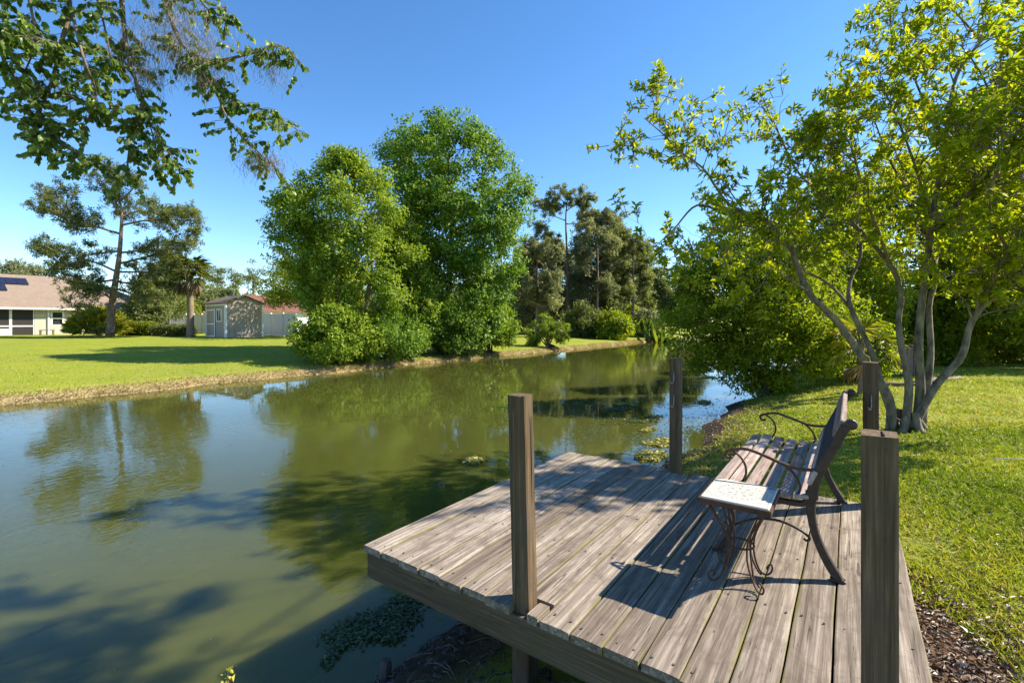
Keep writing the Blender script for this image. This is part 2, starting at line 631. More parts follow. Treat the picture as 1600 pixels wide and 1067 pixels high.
# ------------------------------------------------------------------ the wooden deck
U0, U1, V0, V1 = -2.28, 0.24, 1.74, 4.17
dock = thing('wooden_deck', (-1.0, 3.0, 0), 'weathered grey plank deck with four upright posts jutting over the canal', 'deck')
NB = 17
pitch = (U1 - U0) / NB
JOISTS = [1.80, 2.42, 3.0, 3.58, 4.12]


def plank(u_a, u_b, v_a, v_b, seed):
    r = random.Random(seed)
    mb = MB()
    n = 22
    th, bv = .034, .005
    dz = r.uniform(-.003, .003)
    sk = r.uniform(-.002, .002)
    prof = [(-1, -1), (-1, -.15), (-.94, 0), (-.4, .03), (.4, .03), (.94, 0), (1, -.15), (1, -1)]
    hw, uc = (u_b - u_a) / 2, (u_a + u_b) / 2
    ph = r.uniform(0, 9)
    for i in range(n + 1):
        v = v_a + (v_b - v_a) * i / n
        wl_ = .0015 * math.sin(v * 7 + ph) + r.uniform(-.0007, .0007)
        cup = .0025 * math.sin(v * 1.7 + ph)
        for a, b in prof:
            z = dz + b * th * (1 if b < -.5 else .35) + (abs(a) ** 2) * cup
            mb.v.append((uc + a * hw + wl_ + sk * (v - 3), v, z if b > -.5 else -th))
    m = len(prof)
    for i in range(n):
        for k in range(m):
            k2 = (k + 1) % m
            mb.f.append((i * m + k, i * m + k2, (i + 1) * m + k2, (i + 1) * m + k))
    mb.f.append(tuple(reversed(range(m))))
    mb.f.append(tuple(n * m + k for k in range(m)))
    return mb


POSTS = [(-1.222, 1.823, .945, .024), (-1.224, 4.145, .965, -.004), (.070, 1.823, .945, .0), (.115, 4.150, 1.0, .004)]
screws = MB()
for k in range(NB):
    a, b = U0 + k * pitch + .0035, U0 + (k + 1) * pitch - .0035
    va, vb = V0 + random.uniform(-.006, .008), V1 + random.uniform(-.012, .012)
    for (pu, pv, ph, tl) in POSTS:
        if pu + .046 > a and pu - .046 < b and min(b, pu + .046) - max(a, pu - .046) > .03:
            if pv < 3:
                va = pv + .049
            else:
                vb = pv - .049
    mesh_obj('plank', plank(a, b, va, vb, k), 'deck_wood', dock)
    for jv in JOISTS:
        if not (va + .02 < jv < vb - .02):
            continue
        for s in (.22, .78):
            cu, cv = a + (b - a) * s + random.uniform(-.008, .008), jv + random.uniform(-.012, .012)
            ring = [(cu + .0045 * math.cos(q * math.pi / 3), cv + .0045 * math.sin(q * math.pi / 3), .0042) for q in range(6)]
            screws.add(ring + [(p[0], p[1], -.006) for p in ring], [tuple(range(6))] + [(q, q + 6, (q + 1) % 6 + 6, (q + 1) % 6) for q in range(6)])
mesh_obj('screw_heads', screws, 'screw', dock, kind='stuff')
# offcut filling the notch beside the corner post
mesh_obj('filler_block', MB().bevbox((-1.135, 1.80, -.022), (.055, .11, .04), .003), 'deck_wood', dock)
mesh_obj('filler_block', MB().bevbox((-1.275, 1.80, -.016), (.05, .10, .034), .003), 'deck_wood', dock) if False else None


def beam(name, a, b, mat='rim_wood'):
    c = [(a[i] + b[i]) / 2 for i in range(3)]
    s = [abs(b[i] - a[i]) for i in range(3)]
    return mesh_obj(name, MB().bevbox(c, s, .004), mat, dock)


beam('rim_board', (U0 + .012, V0 + .012, -.185), (U1 - .012, V0 + .05, -.036))
beam('rim_board', (U0 + .012, V1 - .05, -.185), (U1 - .012, V1 - .012, -.036))
beam('rim_board', (U0 + .010, V0 + .052, -.186), (U0 + .048, V1 - .052, -.037))
beam('rim_board', (U1 - .048, V0 + .052, -.186), (U1 - .010, V1 - .052, -.037))
for jv in JOISTS[1:4]:
    beam('joist', (U0 + .05, jv - .019, -.18), (U1 - .05, jv + .019, -.036))
for (pu, pv) in ((-1.222, 1.823), (-1.224, 4.145), (.07, 1.823), (.115, 4.15)):
    s = mesh_obj('support_post', MB().bevbox((pu, pv + (.05 if pv < 3 else -.05) * (pu < -2), -.66), (.09, .09, .95), .005), 'post_wood', dock)

for i, (pu, pv, ph, tl) in enumerate(POSTS):
    mb = MB()
    n = 12
    hb = .0445
    cz = .009
    prof = [(-hb, -hb + cz), (-hb + cz, -hb), (hb - cz, -hb), (hb, -hb + cz), (hb, hb - cz), (hb - cz, hb), (-hb + cz, hb), (-hb, hb - cz)]
    rr = random.Random(i)
    for q in range(n + 1):
        z = -.18 + (ph + .18) * q / n
        w = rr.uniform(-.0008, .0008)
        for a, b in prof:
            ztop = (rr.uniform(-.003, .003) - (.006 if i == 2 and b < 0 else 0)) if q == n else 0
            mb.v.append((pu + a + w - CA * tl * z, pv + b + w - SA * tl * z, z + ztop))
    for q in range(n):
        for k in range(8):
            mb.f.append((q * 8 + k, q * 8 + (k + 1) % 8, q * 8 + 8 + (k + 1) % 8, q * 8 + 8 + k))
    mb.f.append(tuple(reversed(range(8))))
    mb.f.append(tuple(n * 8 + k for k in range(8)))
    lab = ['leaning corner post at the front left of the deck', 'post with metal hooks at the far water side', 'dark post nearest the viewer at the right', 'far post with hooks behind the bench'][i]
    po = mesh_obj('post', mb, 'post_wood', dock, label=lab)
    # drying crack on the lit face
    if i in (0, 2):
        mesh_obj('crack', MB().box((pu + (.0447 if i == 0 else .01) - CA * tl * .5, pv + (.012 if i == 0 else .0) - SA * tl * .5, .45 if i == 0 else ph - .002), (.0012, .005, .8) if i == 0 else (.004, .07, .01)), 'dark_inside', po)
    if i in (1, 3):
        zs = (.86, .66) if i == 1 else (.78, .48)
        for hz in zs:
            y0 = pv - hb - .004
            pts = [(pu, y0, hz), (pu, y0 - .004, hz - .05), (pu, y0 - .008, hz - .085), (pu - .006, y0 - .018, hz - .1), (pu - .014, y0 - .03, hz - .1), (pu - .018, y0 - .036, hz - .082)]
            mesh_obj('hook', MB().tube(pts, .005, 6), 'hook_metal', po, smooth=True)

# ------------------------------------------------------------------ the bench
VA, VB = 2.85, 4.10
bench = thing('garden_bench', (-.35, 3.48, 0), 'park bench with rusty iron ends, wooden seat slats and lattice back', 'bench')


def smooth_pts(pts, n=5):
    pts = [Vector(p) for p in pts]
    out = []
    for i in range(len(pts) - 1):
        p0 = pts[max(0, i - 1)]
        p1, p2 = pts[i], pts[i + 1]
        p3 = pts[min(len(pts) - 1, i + 2)]
        for k in range(n):
            s = k / n
            out.append(.5 * ((2 * p1) + (-p0 + p2) * s + (2 * p0 - 5 * p1 + 4 * p2 - p3) * s * s + (-p0 + 3 * p1 - 3 * p2 + p3) * s ** 3))
    return out + [pts[-1]]


def flat_bar(prof, v, th, n=5):
    # prof: (u, z, half width) swept as a flat cast bar of thickness th in the plane y = v
    c = smooth_pts([(a, b, w) for a, b, w in prof], n)
    mb = MB()
    m = len(c)
    for i, p in enumerate(c):
        q = c[min(m - 1, i + 1)] - c[max(0, i - 1)]
        tx, tz = q.x, q.y
        L = math.hypot(tx, tz) or 1
        nx, nz = -tz / L, tx / L
        w = p.z
        for sv, sw in ((-th / 2, -w * .8), (-th / 2 * .55, -w), (th / 2 * .55, -w), (th / 2, -w * .8), (th / 2, w * .8), (th / 2 * .55, w), (-th / 2 * .55, w), (-th / 2, w * .8)):
            mb.v.append((p.x + nx * sw, v + sv, p.y + nz * sw))
    for i in range(m - 1):
        for k in range(8):
            mb.f.append((i * 8 + k, i * 8 + (k + 1) % 8, i * 8 + 8 + (k + 1) % 8, i * 8 + 8 + k))
    mb.f.append(tuple(range(8)))
    mb.f.append(tuple((m - 1) * 8 + k for k in range(8)))
    return mb


def join(*mbs):
    o = MB()
    for m in mbs:
        o.add(m.v, m.f)
    return o


def lathe_y(u, z, v0, v1, r, n=14):
    mb = MB()
    prof = [(0, r * .55), (.12, r * .9), (.3, r), (.7, r), (.88, r * .9), (1, r * .55)]
    for s, rr in prof:
        for k in range(n):
            a = 2 * math.pi * k / n
            mb.v.append((u + rr * math.cos(a), v0 + (v1 - v0) * s, z + rr * math.sin(a)))
    for i in range(len(prof) - 1):
        for k in range(n):
            mb.f.append((i * n + k, i * n + (k + 1) % n, (i + 1) * n + (k + 1) % n, (i + 1) * n + k))
    mb.f.append(tuple(range(n)))
    mb.f.append(tuple((len(prof) - 1) * n + k for k in range(n)))
    return mb


SEAT = [(-.622, .372), (-.56, .392), (-.47, .390), (-.38, .380), (-.29, .372), (-.20, .378)]
for v in (VA, VB):
    leg_b = flat_bar([(-.035, .0, .012), (-.065, .04, .022), (-.105, .11, .021), (-.145, .21, .019), (-.165, .32, .020), (-.162, .42, .027)], v, .036)
    foot = MB().bevbox((-.052, v, .008), (.065, .04, .016), .003)
    mesh_obj('leg', join(leg_b, foot), 'iron', bench)
    up = flat_bar([(-.162, .39, .028), (-.145, .48, .023), (-.105, .58, .021), (-.060, .68, .021), (-.018, .775, .023)], v, .034)
    mesh_obj('back_upright', join(up, lathe_y(.002, .782, v - .024, v + .024, .027)), 'iron', bench)
    leg_f = flat_bar([(-.615, .0, .012), (-.575, .05, .018), (-.545, .13, .017), (-.535, .22, .018), (-.560, .31, .020), (-.61, .362, .015)], v, .036)
    footf = MB().bevbox((-.605, v, .008), (.06, .04, .016), .003)
    mesh_obj('leg', join(leg_f, footf), 'iron', bench)
    rail = flat_bar([(a, b - .025, .014) for a, b in SEAT] + [(-.16, .40, .02)], v, .034)
    mesh_obj('seat_rail', rail, 'iron', bench)
    # arm: front scroll, arch, end on the upright; curved stay in front, brace behind
    curl = [(-.548 + .020 * math.cos(a), .548 + .020 * math.sin(a)) for a in (5.6, 4.7, 3.8, 2.9, 2.0)]
    arm = smooth_pts([(a, v, b) for a, b in curl] + [(-.52, v, .580), (-.46, v, .590), (-.38, v, .570), (-.30, v, .543), (-.22, v, .525), (-.14, v, .535)], 4)
    stay = smooth_pts([(-.535, v, .572), (-.495, v, .545), (-.468, v, .50), (-.466, v, .45), (-.49, v, .40)], 4)
    brace = smooth_pts([(-.315, v, .55), (-.262, v, .52), (-.222, v, .47), (-.212, v, .42), (-.235, v, .385)], 4)
    am = MB().tube(arm, .0085, 7)
    mesh_obj('armrest', join(am, MB().tube(stay, .0065, 6), MB().tube(brace, .0065, 6)), 'rust_iron', bench, smooth=True)
    st = smooth_pts([(-.545, v, .150), (-.49, v, .185), (-.40, v, .228), (-.30, v, .238), (-.215, v, .215), (-.172, v, .185), (-.182, v, .168), (-.196, v, .176)], 4)
    mesh_obj('stretcher', MB().tube(st, .007, 6), 'iron', bench, smooth=True)


def slat(c, ang, w, th, v0, v1, seed):
    m = Matrix.Rotation(ang, 3, 'Y')
    return MB().bevbox((c[0], (v0 + v1) / 2, c[1]), (w, v1 - v0, th), .004, m)


for k, (a, b, an) in enumerate([(-.595, .395, -.22), (-.517, .405, .0), (-.438, .400, .09), (-.358, .392, .09), (-.278, .387, .03), (-.205, .392, -.12)]):
    mesh_obj('seat_slat', slat((a, b), an, .062, .020, VA - .03, VB + .03, k), 'slat_wood', bench)
# back: top and bottom slats with a cast lattice panel between
d0, d1 = Vector((-.145, .48)), Vector((-.018, .775))
tilt = math.atan2(d1.x - d0.x, d1.y - d0.y)


def back_pt(s, off=0.0):
    p = d0.lerp(d1, s)
    return (p.x - math.cos(tilt) * off, p.y + math.sin(tilt) * off)


for s, w, th in ((.90, .095, .026), (.03, .075, .022)):
    mesh_obj('back_slat', slat(back_pt(s, .018), tilt, th, w, VA - .03 if s < .5 else VA - .012, VB + .03 if s < .5 else VB + .012, 1), 'slat_wood', bench)
lat = MB()
s0, s1 = .15, .76
nd = 15
for k in range(-4, nd + 4):
    for sg in (1, -1):
        va = VA + (VB - VA) * (k / nd)
        vb = va + sg * .21
        pa, pb = [va, s0], [vb, s1]
        lo, hi = VA + .01, VB - .01
        f0, f1 = 0.0, 1.0
        dv = vb - va
        for lim, sgn in ((lo, 1), (hi, -1)):
            ta = (lim - va) / dv
            if (va - lim) * sgn < 0 and (vb - lim) * sgn < 0:
                f0, f1 = 1, 0
            elif (va - lim) * sgn < 0:
                f0 = max(f0, ta)
            elif (vb - lim) * sgn < 0:
                f1 = min(f1, ta)
        if f1 - f0 < .08:
            continue
        A_ = back_pt(s0 + (s1 - s0) * f0, .018)
        B_ = back_pt(s0 + (s1 - s0) * f1, .018)
        lat.tube([(A_[0], va + dv * f0, A_[1]), (B_[0], va + dv * f1, B_[1])], .0068, 5)
for s in (s0, s1):
    q = back_pt(s, .018)
    lat.tube([(q[0], VA, q[1]), (q[0], VB, q[1])], .010, 6)
mesh_obj('lattice', lat, 'iron', bench)

# ------------------------------------------------------------------ the tile-topped side table
tb = thing('side_table', (-.45, 2.605, 0), 'small square table with white patterned tile top on curled wire legs', 'table')
tc_u, tc_v, tz = -.45, 2.600, .43
mesh_obj('table_frame', join(MB().span((tc_u - .158, tc_v - .178, tz - .028), (tc_u + .158, tc_v - .170, tz - .004)), MB().span((tc_u - .158, tc_v + .170, tz - .028), (tc_u + .158, tc_v + .178, tz - .004)),
                             MB().span((tc_u - .158, tc_v - .1695, tz - .028), (tc_u - .150, tc_v + .1695, tz - .004)), MB().span((tc_u + .150, tc_v - .1695, tz - .028), (tc_u + .158, tc_v + .1695, tz - .004)),
                             MB().span((tc_u - .1495, tc_v - .1695, tz - .026), (tc_u + .1495, tc_v + .1695, tz - .022))), 'rust_iron', tb)
tile = mesh_obj('tile', MB().bevbox((tc_u, tc_v, tz - .008), (.298, .338, .022), .003), 'tile_white', tb)
pat = MB()


def dash(r0, r1, a0, a1, n=6, sx=1.0, sy=1.0, rot=0.0):
    vs = []
    for i in range(n + 1):
        a = a0 + (a1 - a0) * i / n
        for r in (r0, r1):
            vs.append((tc_u + r * math.cos(a) * sx, tc_v + r * math.sin(a) * sy, tz + .0036))
    pat.add(vs, [(2 * i, 2 * i + 1, 2 * i + 3, 2 * i + 2) for i in range(n)])


rp = random.Random(3)
for k in range(20):
    a = k * math.pi / 10
    dash(.118, .121, a + .03, a + .25, 4)
for k in range(28):
    a = k * math.pi / 14
    dash(.092, .108, a, a + rp.uniform(.05, .12), 2)
for k in range(14):
    a = k * math.pi / 7
    dash(.078, .081, a + .02, a + .36, 4)
for k in range(9):
    a = k * 2 * math.pi / 9 + .2
    dash(.042, .064, a, a + rp.uniform(.12, .3), 3)
for k in range(5):
    a = k * 2 * math.pi / 5
    dash(.012, .026, a, a + .6, 3)
for sx in (-1, 1):
    for sy in (-1, 1):
        a = math.atan2(sy, sx)
        dash(.150, .1535, a - .32, a + .32, 6)
        dash(.165, .168, a - .2, a + .2, 6)
for k in range(24):
    for sx in (-1, 1):
        y0 = tc_v - .155 + k * .31 / 23
        x0 = tc_u + sx * .138
        pat.add([(x0 - .003, y0 - .002, tz + .0036), (x0 + .003, y0 - .002, tz + .0036), (x0 + .003, y0 + .002, tz + .0036), (x0 - .003, y0 + .002, tz + .0036)], [(0, 1, 2, 3)])
mesh_obj('tile_pattern', pat, 'tile_line', tile, recalc=False)
mesh_obj('chipped_corner', MB().add([(tc_u + .085, tc_v + .160, tz + .0038), (tc_u + .120, tc_v + .118, tz + .0038), (tc_u + .143, tc_v + .125, tz + .0038), (tc_u + .143, tc_v + .160, tz + .0038)], [(0, 1, 2, 3)]), 'tile_grey', tile, recalc=False)
for sx in (-1, 1):
    for sy in (-1, 1):
        for o in (-.011, .011):
            q = [(.185, .408), (.172, .375), (.128, .31), (.082, .235), (.066, .17), (.074, .10), (.105, .035), (.138, .010), (.168, .018), (.176, .045), (.158, .062), (.142, .050), (.148, .036)]
            if o > 0:
                q = [(.150, .408), (.158, .385), (.148, .365), (.105, .29), (.070, .215), (.062, .16), (.074, .09), (.100, .030), (.120, .009)]
            pts = smooth_pts([(tc_u + sx * r * .707 - sx * sy * o * .7 * (1 - .6 * (z < .05)), tc_v + sy * r * .707 + o * .7 * (1 - .6 * (z < .05)), max(z, .006)) for r, z in q], 3)
            mesh_obj('leg', MB().tube(pts, .0046, 6), 'rust_iron', tb, smooth=True)
ringp = [(tc_u + .062 * math.cos(a * math.pi / 12), tc_v + .062 * math.sin(a * math.pi / 12), .175) for a in range(25)]
mesh_obj('ring', MB().tube(ringp, .005, 6), 'rust_iron', tb, smooth=True)

# ------------------------------------------------------------------ trees: generators
def rand_dirs(n):
    return unit(rng.normal(size=(n, 3)))


def branch_curve(a, b, lift=.15, wig=.06, n=5):
    a, b = Vector(a), Vector(b)
    L = (b - a).length
    out = []
    for i in range(n + 1):
        s = i / n
        p = a.lerp(b, s)
        p.z += math.sin(s * math.pi) * lift * L
        if 0 < i < n:
            p += Vector(rng.normal(size=3)) * wig * L * .5
        out.append(p)
    return out


def lobed_tree(name, label, cat, base, trunks, lobes, leaf, leafm, barkm, group=None, clumps=20, twigs=9, per=13, spread=.17, flat=.75, aspect=.55, droop=.1, shell=.42, bare=0):
    """trunks: list of (points, r0, r1); lobes: list of (centre, (rx, ry, rz)[, factor])"""
    root = thing(name, base, label, cat, group)
    tm = MB()
    anchors = []
    for pts, r0, r1 in trunks:
        c = smooth_pts(pts, 4)
        rad = [r0 + (r1 - r0) * (i / (len(c) - 1)) ** .8 for i in range(len(c))]
        rad[0] *= 1.35
        tm.tube(c, rad, 9)
        anchors += [(p, r) for p, r in zip(c, rad)][2:]
    mesh_obj('trunk', tm, barkm, root, smooth=True)
    bm = MB()
    Cs, Os, Vs = [], [], []
    for lb in lobes:
        c, rr = Vector(lb[0]), np.array(lb[1])
        fac = lb[2] if len(lb) > 2 else 1.0
        best = min(anchors, key=lambda a: (a[0] - c).length + max(0, a[0].z - c.z + .3 * (a[0].xy - c.xy).length) * 1.5)
        bc = branch_curve(best[0], c)
        r0 = min(best[1] * .6, .02 + .018 * (c - best[0]).length)
        bm.tube(bc, [r0 * (1 - .7 * i / 5) for i in range(6)], 6)
        n = int(clumps * fac)
        d = rand_dirs(n)
        d[:, 2] = d[:, 2] * .85 + .12
        rad = rng.uniform(0, 1, n) ** shell
        cc = np.array(c) + d * rr * rad[:, None] * rng.uniform(.85, 1.15, (n, 1))
        for q in cc[:: 2 if n < 40 else 3]:
            e = branch_curve(bc[3 if rng.random() < .5 else 5], q, .08, .1, 3)
            bm.tube(e, [r0 * .34, r0 * .25, r0 * .16, r0 * .07], 4, cap=False)
        cr = rr.mean() * .30
        tw = np.repeat(cc, twigs, axis=0) + rng.normal(size=(n * twigs, 3)) * np.array([1, 1, flat]) * cr * .62
        cv = np.repeat(rng.uniform(0, 1, n), twigs)
        lv = np.repeat(tw, per, axis=0) + rng.normal(size=(n * twigs * per, 3)) * np.array([1, 1, flat]) * spread
        Cs.append(lv)
        Os.append(lv - np.array(c))
        Vs.append(np.repeat(cv, per) * .45 + rng.uniform(0, 1, len(lv)) * .55)
    C = np.concatenate(Cs)
    O = unit(np.concatenate(Os))
    var = np.concatenate(Vs)
    n = len(C)
    N = O * .5 + np.array([0, 0, .55]) + rng.normal(size=(n, 3)) * .55
    D = rng.normal(size=(n, 3)) + O * .4 + np.array([0, 0, -droop * 4])
    L = leaf * rng.uniform(.65, 1.25, n)
    if bm.v:
        mesh_obj('branches', bm, barkm, root, smooth=True, recalc=False, kind='stuff')
    leaf_obj('crown', C, D, N, L, L * aspect * rng.uniform(.8, 1.2, n), var, leafm, root)
    return root


def envelope_tree(name, label, cat, base, trunks, poly, Y0, leafm, barkm, leaf=.16, n=300, cr=(.35, .7), twigs=8, per=12, spread=.11, depth=1.0, aspect=.55, group=None, hole=.12, holescale=.55, droop=.1, seed=0, nbranch=40, nrand=.5):
    """crown volume: a solid with elliptical cross sections whose outline seen from the canal side is poly (photo pixels at depth Y0)"""
    root = thing(name, base, label, cat, group)
    tm = MB()
    anchors = []
    for pts, r0, r1 in trunks:
        c = smooth_pts(pts, 4)
        rad = [r0 + (r1 - r0) * (i / (len(c) - 1)) ** .8 for i in range(len(c))]
        rad[0] *= 1.35
        tm.tube(c, rad, 9)
        anchors += [(p, r) for p, r in zip(c, rad)][2:]
    mesh_obj('trunk', tm, barkm, root, smooth=True)
    y0, y1 = min(p[1] for p in poly), max(p[1] for p in poly)

    def chord(y):
        xs = []
        for (ax, ay), (bx, by) in zip(poly, poly[1:] + poly[:1]):
            if (ay <= y < by) or (by <= y < ay):
                xs.append(ax + (bx - ax) * (y - ay) / (by - ay))
        return (min(xs), max(xs)) if len(xs) > 1 else None
    wmax = max((chord(y0 + (y1 - y0) * k / 40) or (0, 0))[1] - (chord(y0 + (y1 - y0) * k / 40) or (0, 0))[0] for k in range(1, 40))
    cc, oo, rr, vv = [], [], [], []
    tries = 0
    while len(cc) < n and tries < n * 30:
        tries += 1
        y = rng.uniform(y0, y1)
        ch = chord(y)
        if ch is None or rng.random() > (ch[1] - ch[0]) / wmax + .05:
            continue
        an, r = rng.uniform(0, 6.283), rng.uniform(0, 1) ** .42
        hw = (ch[1] - ch[0]) / 2
        q = cr[0] + (cr[1] - cr[0]) * rng.uniform(0, 1) ** 1.4
        kk = max(.15, 1 + .10 * mnoise.noise((y * .045 + seed, an * 1.3, 0)) - q * .4 / max(.05, hw / F * Y0))
        a, b = math.cos(an) * r * kk, math.sin(an) * r * kk
        x = (ch[0] + ch[1]) / 2 + a * hw
        dY = b * hw / F * Y0 * depth
        yy = min(max(y, y0 + q * .6 * F / Y0), y1 - q * .3 * F / Y0)
        p = P(x, yy, Y0)
        p = p + Vector((-SA, CA, 0)) * dY
        if mnoise.noise((p.x * holescale + seed, p.y * holescale, p.z * holescale)) < -.5 + hole * 2.2 and rng.random() < .85:
            continue
        cc.append(p)
        oo.append(Vector((CA * a - SA * b, SA * a + CA * b, .55 - (y - y0) / (y1 - y0) * .6)))
        rr.append(q)
        vv.append(rng.uniform(0, 1))
    bm = MB()
    for k in rng.choice(len(cc), min(nbranch, len(cc)), replace=False):
        c = cc[k]
        best = min(anchors, key=lambda t_: (t_[0] - c).length + max(0, t_[0].z - c.z + .3 * (t_[0].xy - c.xy).length) * 1.5)
        ln = (c - best[0]).length
        r0 = min(best[1] * .5, .012 + .014 * ln)
        bm.tube(branch_curve(best[0], c, .1, .09, 5), [r0 * (1 - .8 * i / 5) for i in range(6)], 5, cap=False)
    mesh_obj('branches', bm, barkm, root, smooth=True, recalc=False, kind='stuff')
    cc = np.array([tuple(p) for p in cc])
    oo = unit(np.array([tuple(p) for p in oo]))
    rr, vv = np.array(rr), np.array(vv)
    m = len(cc)
    d = rand_dirs(m * twigs)
    d[:, 2] = d[:, 2] * .8 + .15
    tw = np.repeat(cc, twigs, 0) + d * np.repeat(rr, twigs)[:, None] * (rng.uniform(.25, 1, m * twigs) ** .5)[:, None]
    to = unit(d * .9 + np.repeat(oo, twigs, 0) * .6 + np.array([0, 0, .25]))
    tv = np.repeat(vv, twigs) * .6 + rng.uniform(0, 1, m * twigs) * .4
    C = np.repeat(tw, per, 0) + rng.normal(size=(m * twigs * per, 3)) * np.array([1, 1, .7]) * spread
    O = np.repeat(to, per, 0)
    N = O + rng.normal(size=C.shape) * nrand + np.array([0, 0, .2])
    D = rng.normal(size=C.shape) + O * .3 + np.array([0, 0, -droop * 4])
    L = leaf * rng.uniform(.6, 1.25, len(C))
    var = np.repeat(tv, per) * .5 + rng.uniform(0, .5, len(C))
    leaf_obj('crown', C, D, N, L, L * aspect * rng.uniform(.8, 1.2, len(C)), var, leafm, root)
    return root


def limb_tree(name, label, cat, base, limbs, leafm, barkm, nb=12, bl=(.5, 1.1), nt=7, tl=(.25, .5), whorl=8, wl_=3, leaf=.08, aspect=.3, start=.35, up=.25, horiz=1.0, group=None, spread=.02, sides=8, trim=None, wide=.5, tipward=.5, gap=0.0, twr=.004):
    """limbs: list of (points, r0, r1, branch factor, start)"""
    root = thing(name, base, label, cat, group)
    tm, bm = MB(), MB()
    C, D, N, VV = [], [], [], []
    for lb in limbs:
        pts, r0, r1 = lb[:3]
        bf = lb[3] if len(lb) > 3 else 1.0
        st = lb[4] if len(lb) > 4 else start
        c = smooth_pts(pts, 5)
        m = len(c)
        rad = [r0 + (r1 - r0) * (i / (m - 1)) ** .75 for i in range(m)]
        rad = [q * (1 + .10 * mnoise.noise((p.x * 7, p.y * 7, p.z * 5))) for q, p in zip(rad, c)]
        tm.tube(c, rad, sides)
        seglen = sum((c[i + 1] - c[i]).length for i in range(m - 1))
        for k in range(int(nb * bf)):
            s = st + (1 - st) * (k + rng.uniform(0, 1)) / max(1, int(nb * bf))
            s = min(s, .999)
            i = int(s * (m - 1))
            p = c[i].lerp(c[min(m - 1, i + 1)], s * (m - 1) - i)
            tan = (c[min(m - 1, i + 1)] - c[max(0, i - 1)]).normalized()
            d = Vector(rng.normal(size=3))
            d.z *= 1 - .6 * (horiz > 1)
            d = (d - tan * d.dot(tan)).normalized() + tan * tipward + Vector((0, 0, up))
            d.normalize()
            L = rng.uniform(*bl) * (1.15 - .5 * s)
            e = p + d * L
            bc = branch_curve(p, e, .06, .12, 4)
            rb = min(rad[i] * .5, .006 + .010 * L)
            bm.tube(bc, [rb * (1 - .75 * q / 4) for q in range(5)], 5, cap=False)
            bv = rng.uniform(0, 1)
            if rng.random() < gap:
                continue
            for q in range(nt):
                f = .25 + .75 * (q + rng.uniform(0, 1)) / nt
                i2 = min(3, int(f * 4))
                p2 = bc[i2].lerp(bc[i2 + 1], min(1, f * 4 - i2))
                d2 = Vector(rng.normal(size=3))
                if horiz > 1:
                    d2.z *= .35
                d2 = (d2.normalized() + d * .7 + Vector((0, 0, up))).normalized()
                l2 = rng.uniform(*tl)
                e2 = p2 + d2 * l2
                if trim and not trim(e2):
                    continue
                bm.tube([p2, p2.lerp(e2, .5) + Vector(rng.normal(size=3)) * l2 * .06, e2], [twr * 1.2, twr, twr * .6], 4, cap=False)
                for w in range(wl_):
                    pw = p2.lerp(e2, 1 - w / max(1, wl_) * .75)
                    nn = max(2, int(rng.normal(whorl, 1.5)))
                    a = rng.normal(size=(nn, 3))
                    dd = np.array(d2)
                    a = unit(a - dd * (a @ dd)[:, None])
                    C.append(np.array(pw) + rng.normal(size=(nn, 3)) * spread)
                    D.append(a + dd * rng.uniform(.2, .9, (nn, 1)))
                    N.append(np.tile(dd, (nn, 1)) + rng.normal(size=(nn, 3)) * .3 + np.array([0, 0, .4]))
                    VV.append(np.full(nn, bv * .35 + (w == 0) * .12) + rng.uniform(0, .55, nn))
    mesh_obj('trunk', tm, barkm, root, smooth=True)
    mesh_obj('branches', bm, barkm, root, smooth=True, recalc=False, kind='stuff')
    C, D, N, VV = (np.concatenate(x) for x in (C, D, N, VV))
    n = len(C)
    L = leaf * rng.uniform(.6, 1.2, n)
    leaf_obj('crown', C, D, N, L, L * aspect * rng.uniform(.85, 1.2, n), np.clip(VV, 0, 1), leafm, root, wide=wide)
    return root


# ------------------------------------------------------------------ the multi-stemmed tree on the near lawn
def limb(pix, ya, yb):
    n = len(pix)
    return [P(x, y, ya + (yb - ya) * (i / (n - 1))) for i, (x, y) in enumerate(pix)]


SUNV = sdir / sdir.z


def sunward(px, py, t_):                # the point t_ metres above the water whose shadow falls on that spot of the canal
    return G(px, py, WATER_Z) + SUNV * t_


